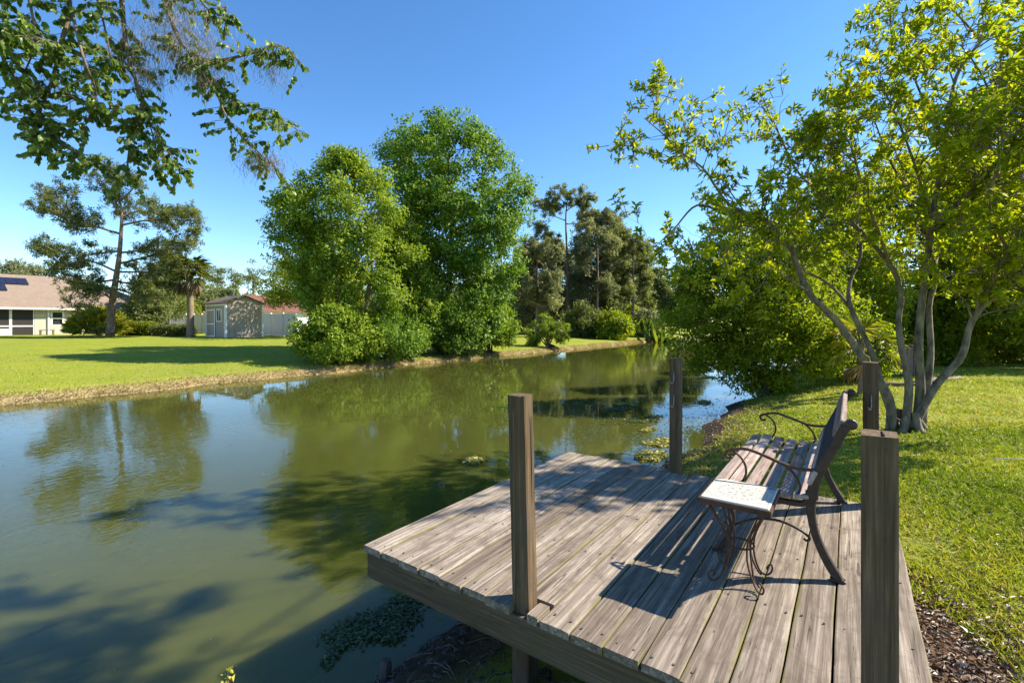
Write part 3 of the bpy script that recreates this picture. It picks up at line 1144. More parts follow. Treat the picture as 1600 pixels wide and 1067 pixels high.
TB = P(1418, 668, 6.35)
tree_limbs = [
    (limb([(1392, 672), (1388, 620), (1345, 555), (1310, 505), (1262, 455), (1238, 392), (1214, 362), (1184, 338), (1132, 334)], 6.35, 5.9), .062, .022, 1.3, .55),
    (limb([(1132, 334), (1089, 321), (1053, 358), (1025, 384)], 5.9, 5.7), .020, .005, .35, .5),
    (limb([(1184, 338), (1140, 320), (1119, 293), (1098, 263), (1063, 237), (1037, 211), (1007, 185)], 5.97, 5.8), .022, .005, .9, .35),
    (limb([(1402, 670), (1380, 610), (1362, 550), (1330, 482), (1328, 441), (1345, 395), (1335, 320), (1310, 260), (1290, 215)], 6.4, 7.4), .052, .010, 1.3, .5),
    (limb([(1330, 482), (1290, 440), (1240, 420), (1180, 395)], 6.9, 7.2), .03, .008, .7, .4),
    (limb([(1414, 672), (1420, 600), (1408, 540), (1404, 500), (1408, 460), (1391, 414), (1348, 366), (1305, 319), (1270, 293), (1240, 259), (1214, 203), (1190, 165)], 6.3, 6.5), .052, .008, 1.9, .5),
    (limb([(1430, 672), (1438, 610), (1435, 542), (1440, 475), (1447, 425), (1456, 345), (1469, 267), (1477, 215), (1494, 121), (1533, 65), (1572, 26)], 6.35, 6.2), .062, .014, 1.5, .45),
    (limb([(1477, 215), (1440, 150), (1420, 90), (1410, 20)], 6.3, 5.8), .02, .005, 1.1, .3),
    (limb([(1533, 65), (1480, 10), (1430, 5)], 6.2, 6.0), .016, .005, .7, .2),
    (limb([(1456, 345), (1500, 318), (1545, 270), (1600, 215), (1680, 130)], 6.3, 5.5), .05, .010, 1.7, .3),
    (limb([(1440, 660), (1454, 560), (1452, 480), (1462, 420), (1430, 320), (1390, 250), (1360, 170)], 6.45, 7.3), .052, .008, 1.6, .45),
    (limb([(1425, 668), (1440, 640), (1465, 599), (1502, 557), (1517, 505), (1547, 467), (1600, 434), (1690, 370), (1780, 250)], 6.3, 5.9), .060, .018, 1.9, .5),
    ([P(1680, 130, 5.5), sunward(300, 1040, 5.2), sunward(230, 990, 5.8), sunward(130, 960, 6.4), sunward(60, 990, 6.8)], .022, .006, .9, .35),
    ([P(1572, 26, 6.2), P(1640, -60, 5.6), sunward(280, 1060, 5.6), sunward(180, 1050, 6.0), sunward(60, 1060, 6.6)], .022, .006, 1.2, .3),
    ([P(1600, 215, 5.75), P(1560, 170, 5.3), P(1530, 110, 5.0), P(1500, 70, 4.9)], .018, .005, 1.1, .2),
    ([P(1391, 414, 6.4), P(1350, 300, 5.7), P(1330, 230, 5.4), P(1300, 190, 5.3)], .022, .005, 1.5, .25),
    ([P(1456, 345, 6.3), P(1430, 260, 5.9), P(1400, 180, 5.7), P(1370, 120, 5.6)], .022, .005, 1.5, .2),
    ([P(1262, 455, 6.1), P(1220, 430, 5.7), P(1160, 400, 5.5), P(1110, 375, 5.4)], .018, .004, 1.2, .2),
    ([P(1600, 434, 5.9), W(4.95, 4.95, 2.5), W(4.75, 4.5, 3.0), W(4.4, 4.3, 2.9)], .022, .005, 1.5, .3),
    ([P(1600, 434, 5.9), W(5.5, 4.95, 2.9), W(5.3, 4.6, 3.5), W(5.0, 4.4, 3.9)], .020, .005, 1.3, .4),
    ([P(1547, 467, 6.0), P(1560, 420, 5.6), P(1590, 370, 5.3), P(1640, 330, 5.0)], .022, .005, 1.5, .1),
    (limb([(1600, 434), (1600, 380), (1570, 330), (1560, 280)], 5.9, 6.2), .02, .006, 1.2, .1),
]


for k in range(6):
    an = k * 1.05 + .2
    d = Vector((math.cos(an), math.sin(an), 0))
    tree_limbs.append(([TB + d * (.24 + .06 * (k % 3)) + Vector((0, 0, -.12)), TB + d * .17 + Vector((0, 0, .0)), TB + d * .11 + Vector((0, 0, .12 + .05 * (k % 3)))], .055, .04, 0))


def crown_gap(p):
    # leave the crown thin where it would shade the open canal or the middle of the deck
    if p.z < 1.5:
        return rng.random() < .5
    g = p - SUNV * (p.z - WATER_Z)
    Yg = -SA * g.x + CA * g.y
    Xg = CA * g.x + SA * g.y
    if g.x > -2.25 or Yg < .5:
        d = p - SUNV * p.z
        if U0 < d.x < U1 and V0 - .3 < d.y < 3.35:
            return rng.random() < .25
        return True
    px, py = 800 + Xg / Yg * F, HY + (CAM_H - WATER_Z) / Yg * F
    if px < 340 and py > 915:
        return True
    Yp = -SA * p.x + CA * p.y
    if HY - (p.z - CAM_H) / Yp * F < -10:
        return rng.random() < .08
    if 380 < px < 830 and 680 < py < 940:
        return rng.random() < .48
    return rng.random() < .8


limb_tree('multi_stem_tree', 'spreading multi-stemmed tree with yellow-green leaves on the near lawn behind the bench', 'tree', TB, tree_limbs, 'leaf_yellowgreen', 'bark_pale',
          nb=16, bl=(.40, 1.0), nt=9, tl=(.14, .40), whorl=8, wl_=3, leaf=.085, aspect=.36, up=.22, spread=.008, gap=.08, trim=crown_gap)

# ------------------------------------------------------------------ shrubs and trees along the near bank
def shrub(name, label, cat, px, Y, top, halfw, base_z, leafm, leaf=.1, lobes_n=9, group=None, clumps=22, twigs=8, per=12, seed=0, low=.1, spread=.1, barkm='bark_dark', aspect=.5, hole=.1, n=None, depth=1.0):
    r = random.Random(seed)
    b = P(px, 500, Y)
    b = Vector((b.x, b.y, base_z))
    bot = HY + (CAM_H - base_z) * F / Y
    H = bot - top
    poly = []
    shape = [(0, .16), (.10, .48), (.24, .78), (.42, .95), (.62, 1.0), (.82, .97), (.93, .86), (1.0, .70)]
    if r.random() < .5:
        shape = [(0, .12), (.08, .40), (.2, .62), (.34, .70), (.46, .92), (.66, 1.0), (.85, .92), (1.0, .72)]
    lo = top + H * (1 - low)
    for s_, w in shape:
        poly.append((px - halfw * w * r.uniform(.8, 1.12), top + (lo - top) * s_))
    for s_, w in reversed(shape):
        poly.append((px + halfw * w * r.uniform(.8, 1.12), top + (lo - top) * s_ + (.01 if s_ == 0 else 0)))
    hw = halfw / F * Y
    h = H / F * Y
    tr = [([b + Vector((dx * .1, dy * .1, -.15)), b + Vector((dx * hw * .12, dy * hw * .12, h * .3)), b + Vector((dx * hw * .3, dy * hw * .3, h * .72))], .03 + .012 * h, .02) for dx, dy in ((1, .2), (-.7, .8), (-.2, -1))]
    c = max(.12, hw * .22)
    if n is None:
        n = int(lobes_n * 16)
    return envelope_tree(name, label, cat, b, tr, poly, Y, leafm, barkm, leaf, n, (c * .7, c * 1.5), twigs, per, spread, depth, aspect, group, hole, .9 / max(.4, hw * .5), seed=seed * 3.7, nbranch=22, nrand=.8)


# the big bush hanging over the water
bb = P(1190, 600, 11.0)
bb.z = -.35
envelope_tree('waterside_bush', 'dense bright green bush leaning over the water beyond the deck', 'bush', bb,
              [([bb + Vector((0, 0, -.2)), P(1175, 560, 11.1), P(1150, 480, 11.8)], .09, .03), ([bb + Vector((.1, 0, -.2)), P(1200, 540, 11), P(1230, 440, 11)], .09, .03), ([bb + Vector((.1, .2, -.2)), P(1230, 540, 11), P(1290, 470, 11)], .07, .03)],
              [(1095, 360), (1060, 400), (1035, 425), (1028, 480), (1040, 540), (1070, 575), (1120, 590), (1150, 605), (1200, 612), (1260, 600), (1320, 575), (1345, 540), (1340, 480), (1320, 420), (1280, 370), (1200, 340), (1140, 335)],
              11.4, 'leaf_bush', 'bark_dark', .10, 440, (.24, .5), 9, 15, .08, .5, .45, hole=.16, holescale=.8, nrand=1.0)
shrub('thicket_tree', 'tall leafy tree rising just right of the waterside bush', 'tree', 1300, 14.5, 285, 125, -.1, 'leaf_bush', .13, 16, seed=1, per=13, depth=.45, hole=.16)
shrub('thicket_tree', 'dark thicket tree behind the middle stems of the lawn tree', 'tree', 1410, 16.5, 250, 120, -.1, 'leaf_back', .15, 13, seed=2, per=13, depth=.45, hole=.16)
shrub('thicket_tree', 'yellow-green thicket tree behind the right limb of the lawn tree', 'tree', 1520, 16, 235, 120, 0, 'leaf_bush', .13, 13, seed=3, per=13, depth=.45, hole=.16)
shrub('thicket_tree', 'dense green thicket tree at the right border of the picture', 'tree', 1640, 14, 170, 130, 0, 'leaf_bush', .13, 13, seed=4, per=13, depth=.45, hole=.16)
shrub('thicket_tree', 'tall dark tree whose top shows at the upper right corner', 'tree', 1590, 20, 105, 120, 0, 'leaf_dark', .17, 14, seed=5, depth=.5, hole=.16)
for k, (px, Y, top, hw, lm, lab) in enumerate([(1345, 12.0, 500, 45, 'leaf_bush', 'low rounded shrub between the waterside bush and the lawn tree'),
                                              (1478, 15.5, 430, 75, 'leaf_bush', 'low yellow-green shrub behind the twin stems of the lawn tree'),
                                              (1550, 17, 400, 75, 'leaf_back', 'low shrub at the lawn edge under the right limb'),
                                              (1625, 16, 380, 85, 'leaf_back', 'low shrub at the lawn edge by the right border'),
                                              (1720, 16, 400, 90, 'leaf_back', 'low shrub at the lawn edge beyond the right border')]):
    shrub('border_shrub', lab, 'shrub', px, Y, top, hw, -.05, lm, .11, 12, 'shrubs along the lawn edge', 18, 8, 13, seed=20 + k, spread=.10, low=.0, hole=.06, depth=.6)

# spiky palmetto between them
def fan_palm(name, label, cat, base, trunk_h, n, reach, blade_n, blade, greenm='palm_green', dead=0, group=None, tr=.16, wid=.05, lean=(0, 0)):
    root = thing(name, base, label, cat, group)
    b = Vector(base)
    top = b + Vector((lean[0], lean[1], trunk_h))
    tm = MB()
    if trunk_h > .5:
        c = smooth_pts([b - Vector((0, 0, .2)), b.lerp(top, .35) + Vector((.03, .02, 0)), b.lerp(top, .7), top + Vector((0, 0, .1))], 5)
        tm.tube(c, [tr * (1.15 if i < 3 else 1) * (1 + .06 * math.sin(i * 2.1)) for i in range(len(c))], 9)
        mesh_obj('trunk', tm, 'palm_bark', root, smooth=True)
    st = MB()
    for mode, cnt, m in (('frond', n, greenm), ('dead_frond', dead, 'palm_dead')):
        C, D, N, L = [], [], [], []
        for k in range(cnt):
            az = k * 2.4 + rng.uniform(-.3, .3)
            el = rng.uniform(-.35, 1.25) if mode == 'frond' else rng.uniform(-1.35, -.7)
            d = Vector((math.cos(az) * math.cos(el), math.sin(az) * math.cos(el), math.sin(el)))
            rl = reach * rng.uniform(.75, 1.1)
            h = top + d * rl * .55 + Vector((0, 0, -.05 * rl))
            st.tube([top, top + d * rl * .3 + Vector((0, 0, .03)), h], [.014, .011, .008], 4, cap=False)
            side = d.cross(Vector((0, 0, 1))).normalized()
            for q in range(blade_n):
                a = (q / (blade_n - 1) - .5) * 3.3
                bd = d * math.cos(a) + side * math.sin(a) + Vector((0, 0, -.28 - .3 * rng.random()))
                C.append(h)
                D.append(bd)
                N.append(side.cross(d) + Vector(rng.normal(size=3)) * .25)
                L.append(blade * rng.uniform(.8, 1.1) * (1 - .25 * abs(a) / 1.65))
        if cnt:
            C, D, N, L = np.array(C), np.array(D), np.array(N), np.array(L)
            leaf_obj('fronds' if mode == 'frond' else 'dead_fronds', C, D, N, L, L * 0 + wid, rng.uniform(0, 1, len(C)), m, root, droop=.22, fold=.03)
    mesh_obj('leaf_stalks', st, 'twig', root, kind='stuff', recalc=False)
    return root


pb = P(1345, 470, 9.6)
fan_palm('palmetto', 'spiky yellow-green palmetto behind the leaning stems of the lawn tree', 'palm', (pb.x, pb.y, -.1), .9, 16, .9, 15, .42, 'leaf_croton', 3, tr=.07, wid=.03)

# a short board fence, logs and a hanging dead frond behind the lawn tree
fb = P(1395, 530, 12.5)
bf_ = thing('board_fence', (fb.x, fb.y, -.1), 'low reddish board fence half hidden behind the lawn tree', 'fence')
for k in range(9):
    q = P(1352 + k * 10, 530, 12.5)
    mesh_obj('board', MB().bevbox((q.x, q.y, .26 + random.uniform(-.015, .015)), (.15, .02, .72), .004, Matrix.Rotation(A, 3, 'Z')), 'fence_board', bf_)
qa, qb = P(1347, 510, 12.55), P(1438, 510, 12.55)
mesh_obj('rail', MB().tube([(qa.x, qa.y, .66), (qb.x, qb.y, .67)], .03, 6), 'fence_board', bf_)
for (x0, y0, x1, y1, Y0, Y1, r, lab) in [(1352, 562, 1440, 575, 11.0, 10.6, .045, 'thin fallen log lying under the board fence'), (1430, 558, 1500, 550, 10.8, 11.6, .06, 'fallen log between the twin stems and the right limb')]:
    a, b = P(x0, y0, Y0), P(x1, y1, Y1)
    a.z = height(a.x, a.y) + r * .7
    b.z = height(b.x, b.y) + r * .7
    mesh_obj('fallen_log', MB().tube(branch_curve(a, b, .01, .02, 5), [r, r * 1.1, r, r * .9, r * .85, r * .7], 8), 'log', smooth=True, label=lab, cat='log')
a = P(1556, 713, 4.85)
b = P(1640, 714, 4.7)
a.z, b.z = height(a.x, a.y) + .03, height(b.x, b.y) + .03
mesh_obj('pale_stick', MB().tube([a, a.lerp(b, .5) + Vector((0, 0, .004)), b], [.004, .0045, .003], 6), 'stick_white', label='thin pale stick lying in the grass near the right border', cat='stick')

# ------------------------------------------------------------------ the grove on the far bank
def pl(*a):
    return [P(x, y, Y) for x, y, Y in a]


def lobelist(rows, f=1.0):
    return [(P(x, y, Y), (r, r, r * .82), f) for x, y, Y, r in rows]


def base_at(px, u):
    v, Y = on_u(px, u)
    return Vector((u, v, height(u, v) - .05)), Y


b1, Y1 = base_at(690, -17.6)
envelope_tree('maple_tree', 'tallest deep green tree of the waterside grove', 'tree', b1,
              [([b1, P(700, 470, Y1), P(705, 360, Y1), P(700, 250, Y1)], .26, .05), ([b1 + Vector((.3, .3, 0)), P(740, 450, Y1 + .5), P(765, 340, Y1 + 1)], .18, .05), ([b1 + Vector((-.3, .1, 0)), P(655, 440, Y1), P(645, 320, Y1)], .16, .04)],
              [(660, 185), (640, 200), (612, 205), (590, 235), (600, 280), (585, 310), (600, 360), (610, 420), (640, 470), (665, 520), (700, 545), (740, 550), (775, 530), (800, 470), (810, 440), (825, 400), (842, 365), (825, 330), (840, 290), (815, 265), (800, 255), (775, 215), (750, 190), (720, 182), (695, 178)],
              Y1, 'leaf_maple', 'bark_dark', .17, 600, (.40, .85), 9, 14, .13, .7, .62, hole=.18, holescale=.5, seed=4, nbranch=90, nrand=.38)
b2, Y2 = base_at(545, -17.8)
envelope_tree('willow_oak', 'broad light green tree on the left of the grove', 'tree', b2,
              [([b2, P(530, 480, Y2), P(520, 400, Y2), P(515, 310, Y2)], .2, .04), ([b2 + Vector((.3, .2, 0)), P(575, 460, Y2), P(590, 350, Y2)], .15, .04), ([b2 + Vector((-.2, 0, 0)), P(500, 470, Y2), P(465, 380, Y2)], .13, .03)],
              [(535, 238), (510, 240), (495, 262), (470, 275), (450, 285), (440, 305), (412, 325), (420, 370), (410, 400), (425, 425), (455, 440), (470, 475), (480, 520), (520, 550), (580, 550), (620, 520), (640, 470), (635, 430), (662, 390), (650, 350), (625, 320), (610, 280), (590, 255), (560, 243)],
              Y2, 'leaf_willow', 'bark_pale', .15, 500, (.28, .62), 9, 13, .11, .7, .5, hole=.22, holescale=.7, seed=9, nbranch=90, nrand=.38)
b4, Y4 = base_at(628, -17.7)
envelope_tree('slender_tree', 'slender light green tree filling the middle of the grove', 'tree', b4,
              [([b4, P(632, 480, Y4), P(628, 400, Y4), P(622, 320, Y4)], .12, .03), ([b4 + Vector((.2, .1, 0)), P(650, 470, Y4), P(665, 400, Y4)], .09, .03)],
              [(618, 292), (592, 318), (598, 360), (576, 390), (590, 430), (580, 470), (600, 520), (640, 545), (680, 530), (690, 480), (676, 440), (690, 400), (668, 360), (655, 318), (640, 300)],
              Y4, 'leaf_willow', 'bark_pale', .15, 230, (.28, .6), 9, 13, .12, .7, .5, hole=.15, holescale=.6, seed=31, nbranch=50, nrand=.4)
for k, (px, u, top, hw, lm, lab, n) in enumerate([(522, -16.9, 482, 68, 'leaf_willow', 'rounded waterside shrub at the left foot of the grove', 10), (600, -17.0, 488, 72, 'leaf_maple', 'pale leafy shrub below the middle of the grove', 9), (700, -16.8, 470, 60, 'leaf_maple', 'blue-green shrub below the tallest grove tree', 9), (765, -16.6, 455, 45, 'leaf_willow', 'yellow-green shrub at the right foot of the grove', 9), (640, -18, 440, 60, 'leaf_maple', 'shaded shrub between the two grove trees', 8)]):
    bb_, Yb = base_at(px, u)
    shrub('bank_shrub', lab, 'shrub', px, Yb, top, hw, bb_.z, lm, .14, n, 'shrubs at the foot of the grove', 22, 9, 13, seed=40 + k, low=.12, spread=.11, hole=.18)
b3, Y3 = base_at(500, -33)
shrub('shade_tree', 'dark tree behind the grove that shades the shed', 'tree', 492, Y3, 385, 80, b3.z, 'leaf_back', .2, 9, seed=51, low=.35, spread=.2, hole=.2)

# ------------------------------------------------------------------ far side, right of the grove
def pine(name, label, px, Y, base_z, limbs_px, trunk_px, leafm='leaf_pine', leaf=.34, nb=7, bl=(.8, 1.7), nt=6, tl=(.3, .7), r0=.22, whorl=9, group=None, barkm='bark_brown', aspect=.16):
    ls = [(limb(trunk_px, Y, Y), r0, .05, .8, .75)]
    for lp, dy in limbs_px:
        ls.append((limb(lp, Y, Y + dy), .07, .02, 1.0, .3))
    b = P(trunk_px[0][0], trunk_px[0][1], Y)
    return limb_tree(name, label, 'tree', b, ls, leafm, barkm, nb=nb, bl=bl, nt=nt, tl=tl, whorl=whorl, wl_=3, leaf=leaf, aspect=aspect, up=.35, group=group, sides=7, twr=.012, spread=.05)


pine('pine_tree', 'tall thin pine with open crown beyond the grove', 885, 52, .2,
     [([(884, 345), (860, 335), (838, 322)], 2), ([(885, 330), (905, 315), (920, 318)], -2), ([(885, 350), (910, 350), (930, 345)], 2), ([(885, 395), (860, 372), (842, 365)], -2), ([(886, 400), (920, 385), (948, 362)], 1), ([(948, 362), (960, 345), (955, 350)], 0), ([(885, 425), (850, 410), (832, 395)], 2), ([(886, 320), (870, 308), (858, 318)], -1), ([(887, 440), (915, 420), (945, 405)], 2), ([(887, 455), (862, 440), (845, 432)], -2), ([(887, 470), (908, 455), (928, 448)], -1), ([(887, 410), (868, 400), (852, 396)], 1)],
     [(886, 520), (887, 460), (886, 400), (884, 340), (888, 305)], nb=12)
for k, (px, Y, top, hw, lm, lab, cat) in enumerate([
        (815, 50, 400, 40, 'leaf_grey', 'greyish bare-looking tree right beside the grove', 'tree'),
        (862, 58, 372, 50, 'leaf_grey', 'dark oak behind the trunk of the tall pine', 'tree'),
        (930, 55, 352, 46, 'leaf_pine', 'dark rounded oak right of the tall pine', 'tree'),
        (966, 57, 352, 32, 'leaf_grey', 'tall narrow dark tree behind the far oaks', 'tree'),
        (992, 60, 378, 34, 'leaf_pine', 'dark tree with a ragged top left of the far palm', 'tree'),
        (1030, 66, 420, 34, 'leaf_pine', 'distant low tree closing the canal view', 'tree'),
        (1075, 62, 420, 40, 'leaf_dark', 'distant dark tree behind the waterside bush', 'tree'),
        (780, 60, 420, 60, 'leaf_dark', 'dark tree showing behind the right edge of the grove', 'tree')]):
    shrub('far_oak', lab, cat, px, Y, top, hw, .1, lm, .34, 13, 'trees beyond the far lawn', 20, 8, 11, seed=60 + k, low=.1, spread=.26, aspect=.4, hole=.26, depth=.7)
for k, (px, py, Y, top, hw, lm, lab) in enumerate([(915, 525, 46, 470, 34, 'leaf_dark', 'dark bush on the far lawn below the pine'), (960, 525, 44, 488, 30, 'leaf_bush', 'glossy green bush on the far lawn by the water'), (1010, 510, 52, 486, 24, 'leaf_grey', 'low greyish bush at the far end of the lawn'), (985, 515, 55, 480, 25, 'leaf_bush', 'low green bush below the far palm')]):
    b_ = P(px, 505, Y)
    shrub('lawn_bush', lab, 'bush', px, Y, top, hw, height(b_.x, b_.y), lm, .26, 8, 'bushes on the far lawn', 18, 8, 11, seed=80 + k, low=.05, spread=.2)
q = P(1003, 470, 58)
fan_palm('cabbage_palm', 'distant cabbage palm at the far end of the canal', 'palm', (q.x, q.y, .1), 3.4, 22, 1.9, 13, .9, 'palm_green', 8, tr=.2, wid=.1)
# lacy far trees with layered limbs
def lacy(label, px, Y, top, bot, hw, n, leafm):
    r = random.Random(px)
    ls = []
    for k in range(n):
        s_ = (k + .6) / n
        y = top + (bot - top) * s_ * .75
        side = 1 if k % 2 else -1
        w = hw * (.45 + .75 * math.sin(min(1, s_ + .15) * 2.4)) * r.uniform(.7, 1.15)
        ls.append(([(px, y + 6), (px + side * w * .5, y - 2), (px + side * w, y - r.uniform(4, 14))], r.uniform(-2.5, 2.5)))
    pine('pine_tree', label, px, Y, .2, ls, [(px, bot), (px + 2, (top + bot) / 2), (px, top + 4)], leafm, nb=11, r0=.17, group='lacy far trees')


lacy('lacy far tree just right of the tall pine', 932, 49, 338, 515, 26, 11, 'leaf_grey')
lacy('lacy dark-topped far tree nearest the canal end', 988, 52, 376, 512, 20, 9, 'leaf_pine')
lacy('low lacy far tree between the grove and the tall pine', 838, 45, 392, 520, 26, 10, 'leaf_grey')
# wispy shrub on the far bank with bare roots
wb, Yw = base_at(856, -16.6)
ls = []
for (ex, ey) in ((832, 512), (845, 500), (858, 496), (870, 502), (882, 512), (876, 522), (838, 525), (826, 528)):
    ls.append((limb([(856, 543), ((856 + ex) / 2, (536 + ey) / 2 - 4), (ex, ey)], Yw, Yw + rng.uniform(-.6, .6)), .05, .012, 1.0, .35))
limb_tree('wispy_shrub', 'small wispy shrub with drooping twigs on the far bank', 'shrub', wb, ls, 'leaf_willow', 'bark_brown', nb=6, bl=(.4, .8), nt=6, tl=(.2, .5), whorl=6, wl_=3, leaf=.22, aspect=.16, up=-.5, twr=.01)
rw = MB()
for k in range(14):
    an = rng.uniform(0, 6.28)
    e = wb + Vector((math.cos(an) * rng.uniform(.3, .8) + .3, math.sin(an) * rng.uniform(.3, .8), rng.uniform(-.25, .0)))
    rw.tube(branch_curve(wb + Vector((0, 0, .15)), e, .1, .1, 4), [.05, .045, .04, .03, .015], 5)
mesh_obj('root_clump', rw, 'bark_dark', smooth=True, loc=wb, label='tangle of dark roots below the wispy shrub at the waterline', cat='roots')
# banana-like plants near the end of the canal
for k, (px, Y, lab) in enumerate([(1018, 50, 'clump of upright broad leaves at the far lawn end'), (1034, 46, 'second clump of upright broad leaves beside the bush')]):
    b_ = P(px, 505, Y)
    b_.z = height(b_.x, b_.y)
    root = thing('banana_clump', b_, lab, 'plant', 'broad-leaved clumps at the lawn end')
    n = 60
    C = np.tile(np.array(b_), (n, 1)) + rng.normal(size=(n, 3)) * np.array([.7, .7, .2]) + np.array([0, 0, .4])
    D = rng.normal(size=(n, 3)) * .45 + np.array([0, 0, 1.0])
    L = rng.uniform(1.0, 2.0, n)
    leaf_obj('leaves', C, D, rng.normal(size=(n, 3)), L, L * .2, rng.uniform(0, 1, n), 'banana', root, droop=.2)

# ------------------------------------------------------------------ house on the far lawn
HU = -54.7


def fv(px):
    return on_u(px, HU)[0]


def fz(px, py):
    return CAM_H - (py - HY) / F * on_u(px, HU)[1]


ve, gz = fv(251), .18
house = thing('ranch_house', (HU, fv(100), gz), 'low cream stucco house with a broad tan shingle roof', 'house')
EZ = fz(100, 481)
v_left = -22.0


def wallx(name, v0, v1, z0, z1, mat='stucco', u0=HU - .2, u1=HU, parent=None):
    return mesh_obj(name, MB().span((u0, v0, z0), (u1, v1, z1)), mat, parent or house)


p0, p1, wn0, wn1 = fv(-60), fv(54), fv(79), fv(100.5)
wz0, wz1 = fz(90, 509), fz(90, 486)
por0, por1 = fv(203), fv(243)
wallx('wall', v_left, p0, gz - .3, EZ)
wallx('wall', p1, wn0, gz - .3, EZ)
wallx('wall', wn0, wn1, gz - .3, wz0)
wallx('wall', wn0, wn1, wz1, EZ)
wallx('wall', wn1, por0, gz - .3, EZ)
wallx('wall', por1, ve, gz - .3, EZ)
wallx('wall', por0, por1, EZ - .25, EZ, u0=HU - .2)
mesh_obj('end_wall', MB().span((HU - 11.5, ve - .2, gz - .3), (HU - .21, ve, EZ)), 'stucco', house)
mesh_obj('back_wall', MB().span((HU - 11.7, v_left, gz - .3), (HU - 11.5, ve - .21, EZ)), 'stucco', house)
mesh_obj('alcove_wall', MB().span((HU - 2.2, por0 - .3, gz - .3), (HU - 2.0, por1 + .3, EZ)), 'cream', house)
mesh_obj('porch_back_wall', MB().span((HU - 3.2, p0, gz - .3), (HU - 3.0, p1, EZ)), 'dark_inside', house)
# screened porch: white frames and dark screens
sc = [fv(-58), fv(-30), fv(-8), fv(17.2), fv(53.5)]
for i in range(4):
    a, b = sc[i], sc[i + 1]
    mesh_obj('porch_screen', MB().span((HU - .08, a + .06, gz + .02), (HU - .06, b - .06, EZ - .12)), 'screen', house)
    fr = MB()
    z_mid = fz(30, 509.5)
    t_ = .10 if i == 2 else .06
    fr.span((HU - .11, a, gz - .1), (HU - .02, a + t_, EZ - .1))
    fr.span((HU - .11, b - t_, gz - .1), (HU - .02, b, EZ - .1))
    fr.span((HU - .11, a + t_ + .002, EZ - .2), (HU - .02, b - t_ - .002, EZ - .1))
    fr.span((HU - .11, a + t_ + .002, z_mid - .05), (HU - .02, b - t_ - .002, z_mid + .05))
    if i == 2:
        fr.span((HU - .11, a + t_ + .002, gz - .1), (HU - .02, b - t_ - .002, gz + .55))
    mesh_obj('porch_frame', fr, 'white_paint', house)
wallx('wall', p0, p1, EZ - .1, EZ, u0=HU - .15)
mesh_obj('patio_slab', MB().span((HU - 3.0, p0, gz - .3), (HU + .6, fv(78), gz + .01)), 'fascia', house)
# furniture seen dimly behind the screen
for (x0, x1, z0, z1) in ((22, 34, .5, 1.25), (36, 44, .4, .9), (26, 47, 1.35, 1.8)):
    mesh_obj('porch_furniture', MB().bevbox((HU - 1.2, (fv(x0) + fv(x1)) / 2, gz + (z0 + z1) / 2), (.5, fv(x1) - fv(x0), z1 - z0), .03), 'furniture_dark', house)
win = mesh_obj('window', MB().span((HU - .12, wn0 + .1, wz0 + .08), (HU - .10, wn1 - .1, wz1 - .08)), 'window_glass', house)
fr = MB()
for a, b in ((wn0, wn0 + .12), (wn1 - .12, wn1)):
    fr.span((HU - .14, a, wz0), (HU + .03, b, wz1))
zm = (wz0 + wz1) / 2
for a, b in ((wz0, wz0 + .1), (zm - .05, zm + .05), (wz1 - .1, wz1)):
    fr.span((HU - .14, wn0 + .121, a), (HU + .025, wn1 - .121, b))
mesh_obj('frame', fr, 'white_paint', win)
mesh_obj('downspout', MB().bevbox((HU + .06, fv(75.5), (gz + EZ) / 2), (.09, .11, EZ - gz), .01), 'white_paint', house)
RU = HU - 6.0
rz = fz(60, 430) + (CAM_H and .35)
vr = on_u(128, RU)[0]
ov = .55
roof = MB()
A0, A1 = (HU + ov, v_left - ov, EZ - .02), (HU + ov, ve + ov, EZ - .02)
B0, B1 = (HU - 11.7 - ov, v_left - ov, EZ - .02), (HU - 11.7 - ov, ve + ov, EZ - .02)
R0, R1 = (RU, v_left + 4, rz), (RU, vr, rz)
roof.add([A0, A1, R1, R0, B0, B1], [(0, 1, 2, 3), (1, 5, 2), (5, 4, 3, 2), (4, 0, 3), (0, 4, 5, 1)])
roof_o = mesh_obj('roof', roof, 'roof_tan', house)
fa = MB()
fa.span((HU + ov - .002, v_left - ov, EZ - .20), (HU + ov + .10, ve + ov, EZ - .03))
fa.span((HU - 11.7, ve + ov - .002, EZ - .20), (HU + ov - .003, ve + ov + .03, EZ - .03))
mesh_obj('gutter', fa, 'fascia', roof_o)
# dark solar panels on the roof slope
nrm = Vector((A0[2] - R0[2], 0, A0[0] - R0[0])).normalized()
nrm = Vector((rz - EZ, 0, (HU + ov) - RU)).normalized()
for row, (xa, xb) in ((0, (-40, 49)), (1, (-40, 10))):
    n = 5 if row == 0 else 3
    for k in range(n):
        def rp_(px, s):
            v = on_u(px, HU - 3)[0]
            return Vector((HU + ov + (RU - HU - ov) * s, v, EZ + (rz - EZ) * s)) + nrm * .09
        a, b = xa + (xb - xa) * k / n, xa + (xb - xa) * (k + 1) / n - .6
        s0_, s1_ = (.66, .86) if row == 0 else (.45, .65)
        q = [rp_(a, s0_), rp_(b, s0_), rp_(b, s1_), rp_(a, s1_)]
        mesh_obj('solar_panel', MB().add(q + [p - nrm * .05 for p in q], [(0, 1, 2, 3), (7, 6, 5, 4), (0, 4, 5, 1), (1, 5, 6, 2), (2, 6, 7, 3), (3, 7, 4, 0)]), 'solar_panel', roof_o)
